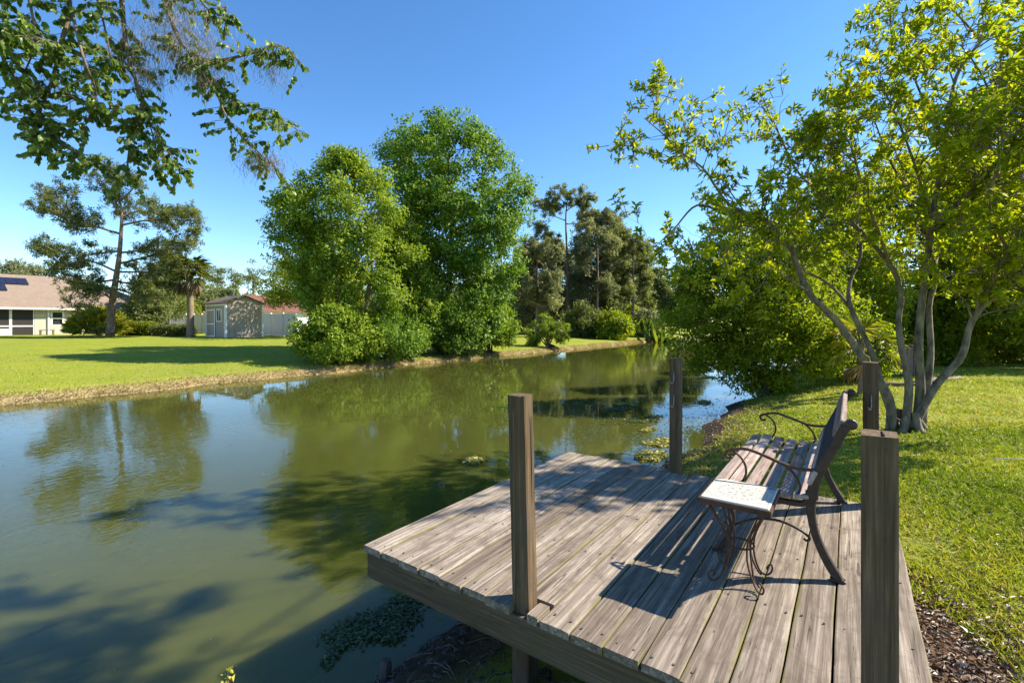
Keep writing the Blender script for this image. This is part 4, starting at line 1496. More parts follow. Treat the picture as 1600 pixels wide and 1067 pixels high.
# covered grill and patio side table
ga, gb = on_u(213, HU + 1.5)[0], on_u(236, HU + 1.5)[0]
gr = MB()
gc = (ga + gb) / 2
hwid = (gb - ga) / 2
for i, (z, s) in enumerate(((gz, 1.0), (gz + .5, 1.02), (gz + 1.1, .98), (gz + 1.32, .86), (gz + 1.36, .5))):
    for k in range(12):
        a = k * math.pi / 6
        ex = abs(math.cos(a)) ** .4 * math.copysign(1, math.cos(a))
        ey = abs(math.sin(a)) ** .4 * math.copysign(1, math.sin(a))
        gr.v.append((HU + 1.5 + ex * .4 * s + random.uniform(-.02, .02), gc + ey * hwid * s + random.uniform(-.02, .02), z))
for i in range(4):
    for k in range(12):
        gr.f.append((i * 12 + k, i * 12 + (k + 1) % 12, i * 12 + 12 + (k + 1) % 12, i * 12 + 12 + k))
gr.f.append(tuple(range(48, 60)))
mesh_obj('covered_grill', gr, 'white_cover', loc=(HU + 1.5, gc, gz), label='white covered grill standing behind the hedge by the house', cat='grill')
st_ = thing('patio_table', (HU + .9, fv(69), gz), 'small dark table against the cream house wall', 'table')
mesh_obj('table_top', MB().bevbox((HU + .9, fv(69), gz + .42), (.5, .9, .05), .01), 'furniture_dark', st_)
for sx in (-.2, .2):
    for sy in (-.38, .38):
        mesh_obj('leg', MB().span((HU + .9 + sx - .025, fv(69) + sy - .025, gz), (HU + .9 + sx + .025, fv(69) + sy + .025, gz + .394)), 'furniture_dark', st_)

# ------------------------------------------------------------------ shed, white fence, red-roofed house
SC = P(352, 527, 34.6)
su, sv = SC.x, SC.y
sz = height(su, sv) - .03
shed = thing('garden_shed', (su - 1.5, sv + 1.3, sz), 'taupe garden shed with white trim, gable roof and double door', 'shed')
SW, SL = 2.72, 3.15                   # gable width along y, length along -x
ez = CAM_H + (HY - 473.5) / F * 34.6
pz = CAM_H + (HY - 463.5) / F * 35.6
gable = [(0, sz), (SW, sz), (SW, ez), (SW / 2, pz), (0, ez)]
mesh_obj('wall', MB().prism(gable, lambda a, b, t_: (su + t_, sv + a, b), 0, -SL), 'shed_wall', shed)
ro = MB()
for s in (-1, 1):
    y_e, y_r = (sv - .18, sv + SW / 2) if s < 0 else (sv + SW + .18, sv + SW / 2)
    dz = (pz - ez) * .18 / (SW / 2)
    q = [(su + .16, y_e, ez - dz + .03), (su + .16, y_r, pz + .03), (su - SL - .16, y_r, pz + .03), (su - SL - .16, y_e, ez - dz + .03)]
    ro.add(q + [(x, y, z + .07) for x, y, z in q], [(0, 1, 2, 3), (7, 6, 5, 4), (0, 4, 5, 1), (1, 5, 6, 2), (2, 6, 7, 3), (3, 7, 4, 0)])
mesh_obj('roof', ro, 'shed_roof', shed)
tr = MB()
tr.span((su - .12, sv - .03, sz), (su + .03, sv - .001, ez - .05))
tr.span((su - SL - .03, sv - .03, sz), (su - SL + .09, sv - .001, ez - .05))
tr.span((su - SL + .092, sv - .03, ez - .17), (su - .122, sv - .001, ez - .05))
tr.span((su + .001, sv - .03, sz), (su + .03, sv + .10, ez - .05))
tr.span((su + .001, sv + SW - .10, sz), (su + .03, sv + SW + .03, ez - .05))
mesh_obj('trim', tr, 'white_paint', shed)
# grooves of the siding as thin battens
for k in range(1, 9):
    y = sv + SW * k / 9
    zt = ez + (pz - ez) * (1 - abs(y - sv - SW / 2) / (SW / 2)) - .02
    mesh_obj('siding_batten', MB().span((su + .001, y - .012, sz + .02), (su + .012, y + .012, zt)), 'shed_wall', shed)
dx0, dx1 = su - SL + .2, su - SL + 1.55
door = mesh_obj('door', MB().span((dx0, sv - .035, sz + .08), (dx1, sv - .002, sz + 2.1)), 'shed_wall', shed)
dt = MB()
for a, b in ((dx0 - .06, dx0 + .06), (dx1 - .06, dx1 + .06)):
    dt.span((a, sv - .06, sz + .05), (b, sv - .037, sz + 2.16))
for z in (.1, 1.02, 2.06):
    dt.span((dx0 + .062, sv - .06, sz + z - .05), (dx1 - .062, sv - .037, sz + z + .05))
mesh_obj('door_trim', dt, 'white_paint', door)
wx0, wx1 = su - 1.25, su - .62
wi = mesh_obj('window', MB().span((wx0, sv - .02, sz + 1.25), (wx1, sv - .003, sz + 2.05)), 'window_glass', shed)
wf = MB()
wf.span((wx0 - .1, sv - .05, sz + 1.17), (wx0, sv - .001, sz + 2.13))
wf.span((wx1, sv - .05, sz + 1.17), (wx1 + .1, sv - .001, sz + 2.13))
wf.span((wx0 + .001, sv - .05, sz + 2.051), (wx1 - .001, sv - .001, sz + 2.13))
wf.span((wx0 + .001, sv - .05, sz + 1.17), (wx1 - .001, sv - .001, sz + 1.249))
wf.span(((wx0 + wx1) / 2 - .03, sv - .045, sz + 1.25), ((wx0 + wx1) / 2 + .03, sv - .021, sz + 2.05))
mesh_obj('frame', wf, 'white_paint', wi)

FV = 21.2
fen = thing('vinyl_fence', (-45, FV, .15), 'white vinyl privacy fence running behind the shed', 'fence')
x = -36.4
i = 0
while x > -84:
    g = height(x, FV)
    mesh_obj('fence_post', MB().bevbox((x, FV, g + .92), (.13, .13, 2.0), .015), 'vinyl', fen)
    mesh_obj('fence_panel', MB().span((x - 1.85, FV - .02, g + .12), (x - .066, FV + .02, g + 1.7)), 'vinyl', fen)
    mesh_obj('fence_rail', MB().span((x - 1.85, FV - .035, g + 1.701), (x - .066, FV + .035, g + 1.82)), 'vinyl', fen)
    mesh_obj('fence_rail', MB().span((x - 1.85, FV - .035, g + .03), (x - .066, FV + .035, g + .119)), 'vinyl', fen)
    x -= 1.916
    i += 1

HU2 = -52.0
va2, vb2 = on_u(400, HU2)[0], on_u(560, HU2)[0]
g2 = .2
red = thing('red_roof_house', (HU2, va2, g2), 'white house with a red-brown roof behind the shed', 'house')
e2z = CAM_H + (HY - 487.5) / F * on_u(440, HU2)[1]
r2z = CAM_H + (HY - 463) / F * (on_u(440, HU2 - 5)[1])
mesh_obj('wall', MB().span((HU2 - 10, va2, g2 - .2), (HU2, vb2, e2z)), 'vinyl', red)
rf = MB()
a0, a1, c0, c1 = (HU2 + .5, va2 - .5, e2z), (HU2 + .5, vb2 + .5, e2z), (HU2 - 10.5, va2 - .5, e2z), (HU2 - 10.5, vb2 + .5, e2z)
rf.add([a0, a1, (HU2 - 5, vb2 - 4, r2z), (HU2 - 5, va2 + 1, r2z), c0, c1], [(0, 1, 2, 3), (1, 5, 2), (5, 4, 3, 2), (4, 0, 3), (0, 4, 5, 1)])
mesh_obj('roof', rf, 'roof_red', red)
d0_, d1_ = on_u(449, HU2)[0], on_u(463, HU2)[0]
mesh_obj('door', MB().span((HU2 + .002, d0_, g2), (HU2 + .05, d1_, g2 + 1.5)), 'white_paint', red)
mesh_obj('door_frame', join(MB().span((HU2 + .001, d0_ - .12, g2), (HU2 + .07, d0_ - .001, g2 + 1.6)), MB().span((HU2 + .001, d1_ + .001, g2), (HU2 + .07, d1_ + .12, g2 + 1.6)), MB().span((HU2 + .001, d0_, g2 + 1.501), (HU2 + .07, d1_, g2 + 1.6))), 'fascia', red)
ls_ = P(335, 495, 75)
lr = thing('far_red_roof', (ls_.x, ls_.y, .2), 'bit of a distant house roof showing above the white fence', 'house')
mesh_obj('wall', MB().span((ls_.x - 5, ls_.y - 4, 0), (ls_.x + 2, ls_.y + 4, 2.0)), 'stucco', lr)
mesh_obj('roof', MB().prism([(-5, 2.001), (5, 2.001), (0, 3.4)], lambda a, b, t_: (ls_.x - 1.5 + t_, ls_.y + a, b), -4.5, 4.5), 'roof_red', lr)

# ------------------------------------------------------------------ planting round the house
cb = P(172, 522, 35)
cb.z = .12
CY = 35
cl = []
cl.append((limb([(172, 524), (175, 478), (181, 437), (186, 403), (189, 366), (190, 333), (184, 296), (178, 268)], CY, CY), .30, .03, 1.3, .62))
for pts, dy, bf in [([(189, 366), (150, 354), (112, 340), (78, 304)], -1.5, 1.6), ([(150, 354), (110, 352), (66, 328)], .5, 1.2), ([(112, 340), (104, 322), (106, 304)], 0, .7), ([(187, 392), (140, 398), (100, 405), (68, 378)], 1.5, 1.5), ([(183, 425), (140, 408), (98, 412), (78, 395)], -1.8, 1.3),
                    ([(181, 437), (140, 442), (110, 440), (95, 425)], 1.0, 1.2), ([(176, 468), (150, 455), (122, 470)], -2, 1.3), ([(190, 352), (225, 345), (262, 343), (303, 346)], -1, 1.7), ([(189, 340), (220, 330), (262, 338), (296, 338)], 1.5, 1.3),
                    ([(188, 395), (230, 391), (262, 392), (290, 380)], 1.5, 1.2), ([(186, 412), (235, 400), (275, 385), (312, 372)], -1.5, 1.4), ([(183, 425), (220, 425), (262, 425), (290, 420)], -.5, 1.4), ([(180, 440), (215, 445), (250, 455), (275, 450)], 1.5, 1.3), ([(178, 450), (215, 462), (240, 470)], -2, 1.1), ([(190, 333), (165, 305), (152, 278)], .5, .8), ([(187, 315), (205, 298), (212, 290)], -.5, .7)]:
    cl.append((limb(pts, CY, CY + dy), .09, .015, bf, .14))
limb_tree('cedar_tree', 'sparse cedar with upswept ragged limbs in front of the house', 'tree', cb, cl, 'leaf_cedar', 'bark_brown', nb=14, bl=(.6, 1.5), nt=7, tl=(.3, .65), whorl=9, wl_=3, leaf=.21, aspect=.2, up=.28, horiz=1, sides=8, twr=.012, spread=.06, tipward=.9)
q = P(297, 520, 35.5)
fan_palm('cabbage_palm', 'cabbage palm with a brown skirt standing beside the shed', 'palm', (q.x, q.y, .12), CAM_H + (HY - 426) / F * 35.5 - .12, 36, 1.7, 15, .95, 'palm_green', 18, tr=.23, wid=.10)
shrub('understory_tree', 'dark bushy tree between the cedar and the palm', 'tree', 236, 44, 432, 32, .12, 'leaf_pine', .24, 8, seed=90, low=.25, spread=.3)
shrub('understory_tree', 'feathery yellowish tree beside the palm trunk', 'tree', 262, 47, 385, 24, .12, 'leaf_cedar', .22, 9, seed=91, low=.2, spread=.28)
# golden shrub: long arching leaves
q = P(155, 525, 36.5)
q.z = .12
gs = thing('golden_shrub', q, 'large yellow-green variegated shrub under the cedar', 'shrub')
n = 2600
az = rng.uniform(0, 6.28, n)
el = rng.uniform(.1, 1.45, n)
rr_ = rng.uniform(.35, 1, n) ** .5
cx = np.stack([np.cos(az) * np.cos(el) * 1.9, np.sin(az) * np.cos(el) * 2.0, np.sin(el) * 2.0], 1) * rr_[:, None]
C = np.array(q) + cx + np.array([0, 0, .1])
D = unit(cx) + rng.normal(size=(n, 3)) * .4 + np.array([0, 0, .3])
L = rng.uniform(.3, .55, n)
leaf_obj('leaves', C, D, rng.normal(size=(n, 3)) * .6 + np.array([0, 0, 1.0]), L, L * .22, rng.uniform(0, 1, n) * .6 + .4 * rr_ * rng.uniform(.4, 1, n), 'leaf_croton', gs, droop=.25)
sm = MB()
for k in range(26):
    a, e = rng.uniform(0, 6.28), rng.uniform(.3, 1.3)
    sm.tube(branch_curve(q, q + Vector((math.cos(a) * math.cos(e) * 1.5, math.sin(a) * math.cos(e) * 1.5, math.sin(e) * 1.6)), .1, .05, 3), [.025, .02, .015, .008], 5)
mesh_obj('stems', sm, 'twig', gs, kind='stuff')


def hedge(name, label, px0, px1, Y, top, leafm, seed):
    a, b = P(px0, 500, Y), P(px1, 500, Y)
    z0 = .1
    zt = CAM_H + (HY - top) / F * Y
    root = thing(name, ((a.x + b.x) / 2, (a.y + b.y) / 2, z0), label, 'hedge', 'clipped hedges by the house')
    n = 9000
    s = rng.uniform(0, 1, n)
    w = .75
    off = rng.normal(size=n) * .33
    zz = z0 + (zt - z0) * rng.uniform(0, 1, n) ** .7 * (1 + .10 * np.sin(s * 23 + seed))
    d = np.array(b - a)
    C = np.array(a)[None] + d[None] * s[:, None]
    pr = np.array([-d[1], d[0], 0]) / np.linalg.norm(d[:2])
    C = C + pr[None] * (off * w)[:, None]
    C[:, 2] = zz
    L = rng.uniform(.09, .18, n)
    leaf_obj('foliage', C, rng.normal(size=(n, 3)) + np.array([0, 0, .5]), rng.normal(size=(n, 3)), L, L * .5, rng.uniform(0, 1, n), leafm, root)
    m_ = MB()
    for k in range(24):
        p = a.lerp(b, (k + .5) / 24)
        m_.tube([(p.x, p.y, z0 - .1), (p.x + .05, p.y, z0 + .35), (p.x + rng.normal() * .15, p.y + rng.normal() * .15, zt - .15)], [.02, .015, .006], 4)
    mesh_obj('stems', m_, 'twig', root, kind='stuff')


hedge('hedge', 'low olive hedge right of the golden shrub', 192, 240, 38, 505, 'leaf_back', 0)
hedge('hedge', 'low dark hedge ending beside the palm trunk', 240, 302, 37.5, 509, 'leaf_dark', 2)

# far pines behind the fence and behind the house
for k, (px, Y, top, hw, lab) in enumerate([(318, 92, 424, 22, 'far pine crown nearest the palm'), (340, 100, 421, 13, 'far pine left of three above the shed roof'), (368, 100, 423, 13, 'far pine in the middle above the shed roof'), (396, 98, 422, 15, 'far pine right of three above the shed roof'), (448, 80, 395, 20, 'far pine showing at the left edge of the grove')]):
    q = P(px, 500, Y)
    root = thing('far_pine', (q.x, q.y, .3), lab, 'tree', 'far pines above the fence')
    zt = CAM_H + (HY - top) / F * Y
    mesh_obj('trunk', MB().tube([(q.x, q.y, .1), (q.x + .2, q.y, zt * .5), (q.x, q.y, zt - .8)], [.25, .2, .07], 7), 'bark_brown', root, smooth=True)
    n = 26
    rr2 = hw / F * Y
    cc = np.array([q.x, q.y, zt - rr2 * 1.1]) + rng.normal(size=(n, 3)) * np.array([rr2 * .5, rr2 * .5, rr2 * .62])
    C = np.repeat(cc, 60, 0) + rng.normal(size=(n * 60, 3)) * np.array([.42, .42, .25])
    L = rng.uniform(.3, .55, len(C))
    bm = MB()
    for c in cc[::2]:
        bm.tube([(q.x, q.y, c[2] - .8), tuple(c)], [.06, .02], 4)
    mesh_obj('branches', bm, 'bark_brown', root, kind='stuff')
    leaf_obj('crown', C, rng.normal(size=C.shape), rng.normal(size=C.shape), L, L * .3, rng.uniform(0, 1, len(C)), 'leaf_pine', root)
for k, (px, Y, top, hw, lab, lm) in enumerate([(20, 85, 410, 40, 'distant tree top above the left end of the house roof', 'leaf_grey'), (52, 88, 412, 28, 'distant tree top above the middle of the house roof', 'leaf_grey'), (310, 75, 455, 40, 'distant trees left of the shed above the fence', 'leaf_pine'), (345, 80, 452, 45, 'distant rounded tree above the shed roof', 'leaf_pine'), (430, 78, 458, 40, 'distant rounded tree above the red roof', 'leaf_pine'), (386, 74, 462, 25, 'distant tree with flat top behind the shed peak', 'leaf_back'), (278, 60, 468, 28, 'distant green tree behind the palm trunk', 'leaf_back'), (500, 85, 440, 70, 'distant wide tree behind the left of the grove', 'leaf_dark'), (610, 80, 430, 80, 'distant wide tree behind the middle of the grove', 'leaf_dark'), (700, 75, 440, 70, 'distant wide tree behind the right of the grove', 'leaf_dark')]):
    shrub('distant_tree', lab, 'tree', px, Y, top, hw, .2, lm, .5, 8, 'distant trees beyond the houses', 14, 7, 10, seed=110 + k, low=.1, spread=.45, aspect=.4)

# far woods closing the horizon
n = 22000
ang = rng.uniform(-1.25, 1.15, n)
dist = rng.uniform(150, 210, n)
Xc, Yc = np.sin(ang) * dist, np.cos(ang) * dist
hgt = 9 + 4 * np.array([mnoise.noise((a * 14, 0, 0)) for a in ang]) + 3 * np.array([mnoise.noise((a * 55, 7, 0)) for a in ang])
C = np.stack([CA * Xc - SA * Yc, SA * Xc + CA * Yc, hgt * rng.uniform(0, 1, n) ** .8], 1)
L = rng.uniform(1.0, 2.2, n)
leaf_obj('far_woods', C, rng.normal(size=(n, 3)), rng.normal(size=(n, 3)) + np.array([0, 0, .4]), L, L * .6, rng.uniform(0, 1, n), 'leaf_dark', label='far belt of dark woods along the horizon')

# ------------------------------------------------------------------ overhanging branches at the upper left
OT = Vector((1.6, -3.2, 0))
OT.z = height(OT.x, OT.y) - .1
ov_root = thing('overhanging_tree', OT, 'leafy branches with grey moss hanging in from the upper left', 'tree')
om = MB()
hub = W(-2.6, 1.8, 5.6)
trunk_c = smooth_pts([OT, OT + Vector((-.1, .1, 2.0)), OT + Vector((-.5, .6, 4.0)), hub.lerp(OT + Vector((0, 0, 5.2)), .55) + Vector((0, 0, .6)), hub], 6)
om.tube(trunk_c, [.22 - .16 * i / (len(trunk_c) - 1) for i in range(len(trunk_c))], 10)
mesh_obj('trunk', om, 'bark_brown', ov_root, smooth=True)
OY = 4.1
stems = [
    ([hub, P(70, -120, 3.6), P(108, 0, OY), P(95, 70, OY), P(80, 130, OY), P(62, 175, OY)], .028, .008),
    ([P(108, 0, OY), P(130, 90, OY - .2), P(150, 150, OY), P(130, 200, OY)], .014, .004),
    ([hub, P(60, -150, 3.4), P(-20, 0, 3.8), P(0, 80, 3.9), P(35, 140, 4.0), P(60, 165, 4.1)], .022, .005),
    ([hub, P(180, -140, 3.7), P(190, 0, OY + .2), P(200, 90, OY + .2), P(222, 160, OY + .2), P(205, 220, OY + .2), P(197, 275, OY + .2)], .026, .007),
    ([P(222, 160, OY + .2), P(240, 215, OY + .2), P(250, 265, OY + .3)], .008, .003),
    ([P(232, 190, OY + .2), P(262, 235, OY + .1), P(285, 268, OY)], .007, .002),
    ([hub, P(260, -120, 3.9), P(262, 0, OY + .3), P(285, 70, OY + .3), P(330, 95, OY + .3), P(400, 82, OY + .3), P(440, 72, OY + .3), P(470, 100, OY + .3)], .028, .004),
    ([P(285, 70, OY + .3), P(330, 120, OY + .4), P(375, 160, OY + .4), P(420, 175, OY + .4), P(468, 205, OY + .4)], .013, .003),
    ([P(330, 120, OY + .4), P(355, 185, OY + .4), P(390, 225, OY + .4), P(430, 260, OY + .4)], .010, .003),
    ([hub, P(330, -120, 4.2), P(310, -10, 4.6), P(345, 25, 4.7), P(355, 10, 4.7)], .016, .004),
    ([P(62, 175, OY), P(80, 215, OY), P(115, 235, OY), P(148, 258, OY)], .007, .002),
    ([P(62, 175, OY), P(60, 205, OY), P(70, 232, OY)], .006, .002),
    ([P(80, 130, OY), P(140, 165, OY), P(205, 172, OY)], .008, .003),
    ([P(95, 70, OY), P(60, 60, OY - .3), P(0, 40, OY - .5), P(-60, 30, OY - .6)], .010, .003),
    ([P(200, 90, OY + .2), P(160, 95, OY + .3), P(120, 100, OY + .4)], .008, .003),
    ([hub, P(20, -160, 3.4), P(40, -30, 3.8), P(55, 60, 3.9), P(40, 110, 4.0)], .018, .005),
    ([hub, P(140, -120, 3.9), P(150, -20, 4.2), P(165, 50, 4.2), P(175, 100, 4.1)], .016, .004),
]
leafspots = []
for pts, r0, r1 in stems:
    c = smooth_pts(pts, 5)
    m = len(c)
    bm = MB().tube(c, [r0 + (r1 - r0) * i / (m - 1) for i in range(m)], 6)
    # side twigs carrying the leaves
    for i in range(m - 1):
        p = c[i]
        Xc = CA * p.x + SA * p.y
        Yc = -SA * p.x + CA * p.y
        if Yc < 2.5:
            continue
        py = HY - (p.z - CAM_H) / Yc * F
        if py < -90:
            continue
        for k in range(3):
            if random.random() < .14:
                continue
            d = Vector((random.gauss(0, 1), random.gauss(0, 1), random.gauss(-.25, .45))).normalized()
            L = random.uniform(.10, .30)
            p0_ = p.lerp(c[i + 1], random.random())
            e = p0_ + d * L + Vector((0, 0, -.04))
            bm.tube([p0_, p0_.lerp(e, .5) + Vector((0, 0, .012)), e], [.003, .0025, .0015], 4, cap=False)
            for q in range(random.randint(10, 15)):
                s = random.uniform(.25, 1.02)
                leafspots.append((p0_.lerp(e, s), d))
    mesh_obj('branch', bm, 'bark_brown', ov_root, smooth=True)
# leaf mesh shared between the single leaves: a pointed oval folded along its midrib
def broad_leaf(curl):
    prof = [(0, .0), (.12, .22), (.35, .36), (.6, .32), (.82, .17), (1.0, .0)]
    vs, fs = [], []
    for s, w in prof:
        zc = -curl * s * s
        vs.append((s, 0, zc))
        vs.append((s, w, zc + w * .22))
        vs.append((s, -w, zc + w * .22))
    for i in range(5):
        a, b = i * 3, i * 3 + 3
        fs += [(a, b, b + 1, a + 1), (a, a + 2, b + 2, b)]
    return vs, fs


leaf_meshes = []
for k in range(6):
    vs, fs = broad_leaf(.12 + .06 * k)
    me = bpy.data.meshes.new('leaf')
    me.from_pydata(vs, [], fs)
    at = me.attributes.new('var', 'FLOAT', 'FACE')
    at.data.foreach_set('value', [k / 6 + .08] * len(me.polygons))
    me.materials.append(MAT['leaf_overhead'])
    me.shade_smooth()
    leaf_meshes.append(me)


def leaf_frame(p, d):
    x = (d * .5 + Vector((random.gauss(0, .5), random.gauss(0, .5), random.gauss(-.85, .35)))).normalized()
    up = Vector((random.gauss(0, .7), random.gauss(0, .7), random.gauss(.6, .4)))
    y = up.cross(x)
    if y.length < 1e-4:
        y = x.orthogonal()
    y.normalize()
    z = x.cross(y)
    return Matrix(((x.x, y.x, z.x, p.x), (x.y, y.y, z.y, p.y), (x.z, y.z, z.z, p.z), (0, 0, 0, 1)))


def vis_key(sp):
    p = sp[0]
    Y = -SA * p.x + CA * p.y
    X = CA * p.x + SA * p.y
    px, py = 800 + X / Y * F, HY - (p.z - CAM_H) / Y * F
    inside = 0 if (-5 < px < 500 and 0 < py < 300) else 10
    return inside + Y


random.shuffle(leafspots)
leafspots.sort(key=vis_key)
base = WORLD_LOC[ov_root.name]
rest = MB()
rest_var = []
for i, (p, d) in enumerate(leafspots):
    L = random.uniform(.036, .062)
    m = leaf_frame(p, d) @ Matrix.Scale(L, 4)
    if i < 300:
        o = bpy.data.objects.new('leaf', leaf_meshes[i % 6])
        COL.objects.link(o)
        o.parent = ov_root
        o.matrix_local = Matrix.Translation(-base) @ m
    else:
        me = leaf_meshes[i % 6]
        vs = [m @ v.co for v in me.vertices]
        fs = [tuple(f.vertices) for f in me.polygons]
        rest.add(vs, fs)
        rest_var += [random.random()] * len(fs)
fo = mesh_obj('foliage', rest, 'leaf_overhead', ov_root, recalc=False, smooth=True, kind='stuff')
at = fo.data.attributes.new('var', 'FLOAT', 'FACE')
at.data.foreach_set('value', rest_var)
# grey moss: bundles of fine strands
C, D, L = [], [], []
for (px, py, Y, n, ln, wd) in [(240, 60, 4.3, 420, .30, .16), (310, 65, 4.4, 520, .34, .17), (225, 110, 4.3, 260, .22, .08), (425, 105, 4.4, 130, .20, .07), (395, 240, 4.5, 200, .26, .07), (425, 245, 4.5, 160, .24, .05), (270, 20, 4.3, 220, .22, .14), (65, 130, 4.1, 100, .18, .06), (320, 110, 4.4, 220, .26, .08), (290, 10, 4.5, 160, .2, .1)]:
    c = np.array(P(px, py, Y))
    for k in range(int(n * 1.0)):
        p = c + rng.normal(size=3) * np.array([wd, wd, wd * .7])
        segs = 3
        l = ln * rng.uniform(.3, 1) / segs
        for s in range(segs):
            d = np.array([rng.normal() * .45, rng.normal() * .45, -1.0])
            C.append(p)
            D.append(d)
            L.append(l * 1.1)
            p = p + d / np.linalg.norm(d) * l
C, D, L = np.array(C), np.array(D), np.array(L)
leaf_obj('hanging_moss', C, D, rng.normal(size=C.shape), L, L * 0 + .0036, rng.uniform(0, 1, len(C)), 'moss_grey', ov_root, fold=0.0, droop=.03)

# ------------------------------------------------------------------ grass, dry bank fringe, litter
def h_arr(U, V):
    return np.array([height(a, b) for a, b in zip(U, V)])


# near lawn: density falls with distance
n = 165000
Yc = 1.3 * (14 / 1.3) ** rng.uniform(0, 1, n)
Xc = Yc * rng.uniform(.30, 1.25, n) + rng.uniform(-.2, .2, n)
U = CA * Xc - SA * Yc
V = SA * Xc + CA * Yc
nz = np.array([mnoise.noise((a * 1.7, b * 1.7, 5)) for a, b in zip(U, V)])
nz2 = np.array([mnoise.noise((a * .55, b * .55, 9)) for a, b in zip(U, V)])
dk = np.maximum(np.abs(U - .1), 0) + np.maximum(np.abs(V - 1.3) - 1.5, 0) * .55
ok = (U > -1.82 + .3 * nz) & ~((U > U0 - .1) & (U < U1 + .02) & (V > V0 - .1) & (V < V1 + .02)) & ((dk + nz * .3 > .46) | (V > 4.2))
ok &= rng.uniform(0, 1, n) < np.clip(.66 + nz * .9 + nz2 * .8, .06, 1)
U, V, Yk, nzk = U[ok], V[ok], Yc[ok], nz2[ok]
Z = h_arr(U, V)
C = np.stack([U, V, Z - .004], 1)
n = len(U)
D = rng.normal(size=(n, 3)) * np.array([.8, .8, .15]) + np.array([0, 0, .6])
L = rng.uniform(.025, .062, n) * (1 + .05 * Yk)
Wd = np.clip(.0032 + .0013 * Yk, 0, .016)
leaf_obj('lawn_grass', C, D, rng.normal(size=(n, 3)) + np.array([0, 0, .9]), L, Wd, np.clip(rng.uniform(.12, .85, n) - nzk * .7 + (rng.uniform(0, 1, n) < .12) * .5, 0, 1), 'grass_blade', label='bright green grass blades of the near lawn', fold=.02, droop=.18, wide=.3)

# leaf litter along the deck and the near bank
n = 26000
U = np.concatenate([rng.uniform(.2, .95, n // 2), rng.uniform(-2.1, -.9, n // 4), rng.uniform(.3, 6, n // 4)])
V = np.concatenate([rng.uniform(-.2, 3.6, n // 2), 4.0 + 8 * rng.uniform(0, 1, n // 4) ** 1.6, rng.uniform(1, 10, n // 4)])
keep = ~((U < U1) & (V < V1 + .02)) & ~((U < .95) & (V < 4) & (U - .24 > .35 + .25 * np.sin(V * 3)) & (rng.uniform(0, 1, len(U)) < .7))
keep &= ~((U > 1) & (rng.uniform(0, 1, len(U)) < .55))
U, V = U[keep], V[keep]
C = np.stack([U, V, h_arr(U, V) + .012], 1)
n = len(U)
D = rng.normal(size=(n, 3)) * np.array([1, 1, .25])
L = rng.uniform(.012, .045, n)
leaf_obj('leaf_litter', C, D, rng.normal(size=(n, 3)) * .5 + np.array([0, 0, 1.0]), L, L * rng.uniform(.15, .55, n), rng.uniform(0, 1, n) ** 1.3, 'litter', label='brown leaf litter and chips along the deck and bank')

# dry fringe of the far bank
n = 45000
V = -12 + 66 * rng.uniform(0, 1, n) ** 1.2
lbw = np.array([LB + wob(v, 4.1) for v in V])
U = lbw - .02 - .5 * rng.uniform(0, 1, n) ** 1.5
C = np.stack([U, V, h_arr(U, V) - .02], 1)
L = rng.uniform(.05, .15, n)
D = rng.normal(size=(n, 3)) * .7 + np.array([.7, 0, .25])
dcol = np.clip(rng.uniform(0, 1, n), 0, 1)
leaf_obj('bank_grass', C, D, rng.normal(size=(n, 3)) * .5 + np.array([.5, .2, .8]), L, L * 0 + .014, dcol, 'dry_grass', label='straw-coloured dry grass fringe of the far bank', droop=.15, fold=.0)
n = 26000
U = -16.4 - 12 * rng.uniform(0, 1, n) ** 1.8
V = -14 + 40 * rng.uniform(0, 1, n)
C = np.stack([U, V, h_arr(U, V) - .01], 1)
L = rng.uniform(.03, .07, n)
leaf_obj('far_lawn_grass', C, rng.normal(size=(n, 3)) * .8 + np.array([0, 0, .6]), rng.normal(size=(n, 3)) + np.array([0, 0, .9]), L, L * 0 + .02, rng.uniform(.45, 1, n), 'grass_blade', label='mown yellow-green grass of the far lawn')

# ------------------------------------------------------------------ floating weed and other things in the water
def mat_patch(name, label, cx, rad, n, leafm, leaf=(.02, .05), group=None, elong=1.6, z=.006):
    root_loc = (cx.x, cx.y, WATER_Z)
    nb = max(3, n // 120)
    cc = np.clip(rng.normal(size=(nb, 2)), -1.4, 1.4) * rad * .42
    P2 = np.repeat(cc, n // nb + 1, 0)[:n] + rng.normal(size=(n, 2)) * rad * .22
    C = np.stack([cx.x + P2[:, 0], cx.y + P2[:, 1] * elong, np.full(n, WATER_Z + z) + rng.uniform(0, .012, n)], 1)
    L = rng.uniform(*leaf, n)
    return leaf_obj(name, C, rng.normal(size=(n, 3)) * np.array([1, 1, .12]), rng.normal(size=(n, 3)) * .25 + np.array([0, 0, 1]), L, L * .7, rng.uniform(0, 1, n), leafm, loc=root_loc, kind=None, label=label, cat='pondweed', group=group)


mat_patch('algae_mat', 'yellow floating algae mat alone in midstream behind the leaning post', G(738, 722, WATER_Z), .12, 700, 'algae', (.04, .07))
for px, py, rad, n, lab in [(1012, 714, .20, 900, 'yellow algae mat at the far corner of the deck'), (1030, 690, .22, 700, 'yellow algae mat against the bank behind the hooked post'), (1018, 672, .12, 250, 'small pale algae mat left of the hooked post'),
                            (985, 632, .25, 220, 'thin algae streak floating left of the hooked post'), (960, 640, .35, 260, 'greenish weed streak on the blue water in mid canal'), (1095, 630, .3, 300, 'yellowish algae streak right of the hooked post'), (1100, 590, .32, 900, 'pale algae mat below the waterside bush'), (1005, 655, .3, 240, 'thin weed streak near the hooked post')]:
    o = mat_patch('algae_mat', lab, G(px, py, WATER_Z), rad, n, 'algae' if 'algae' in lab else 'pondweed', (.03, .08), 'algae mats by the near bank')
    if 'streak' in lab:
        o['kind'] = 'stuff'
        del o['category'], o['group']
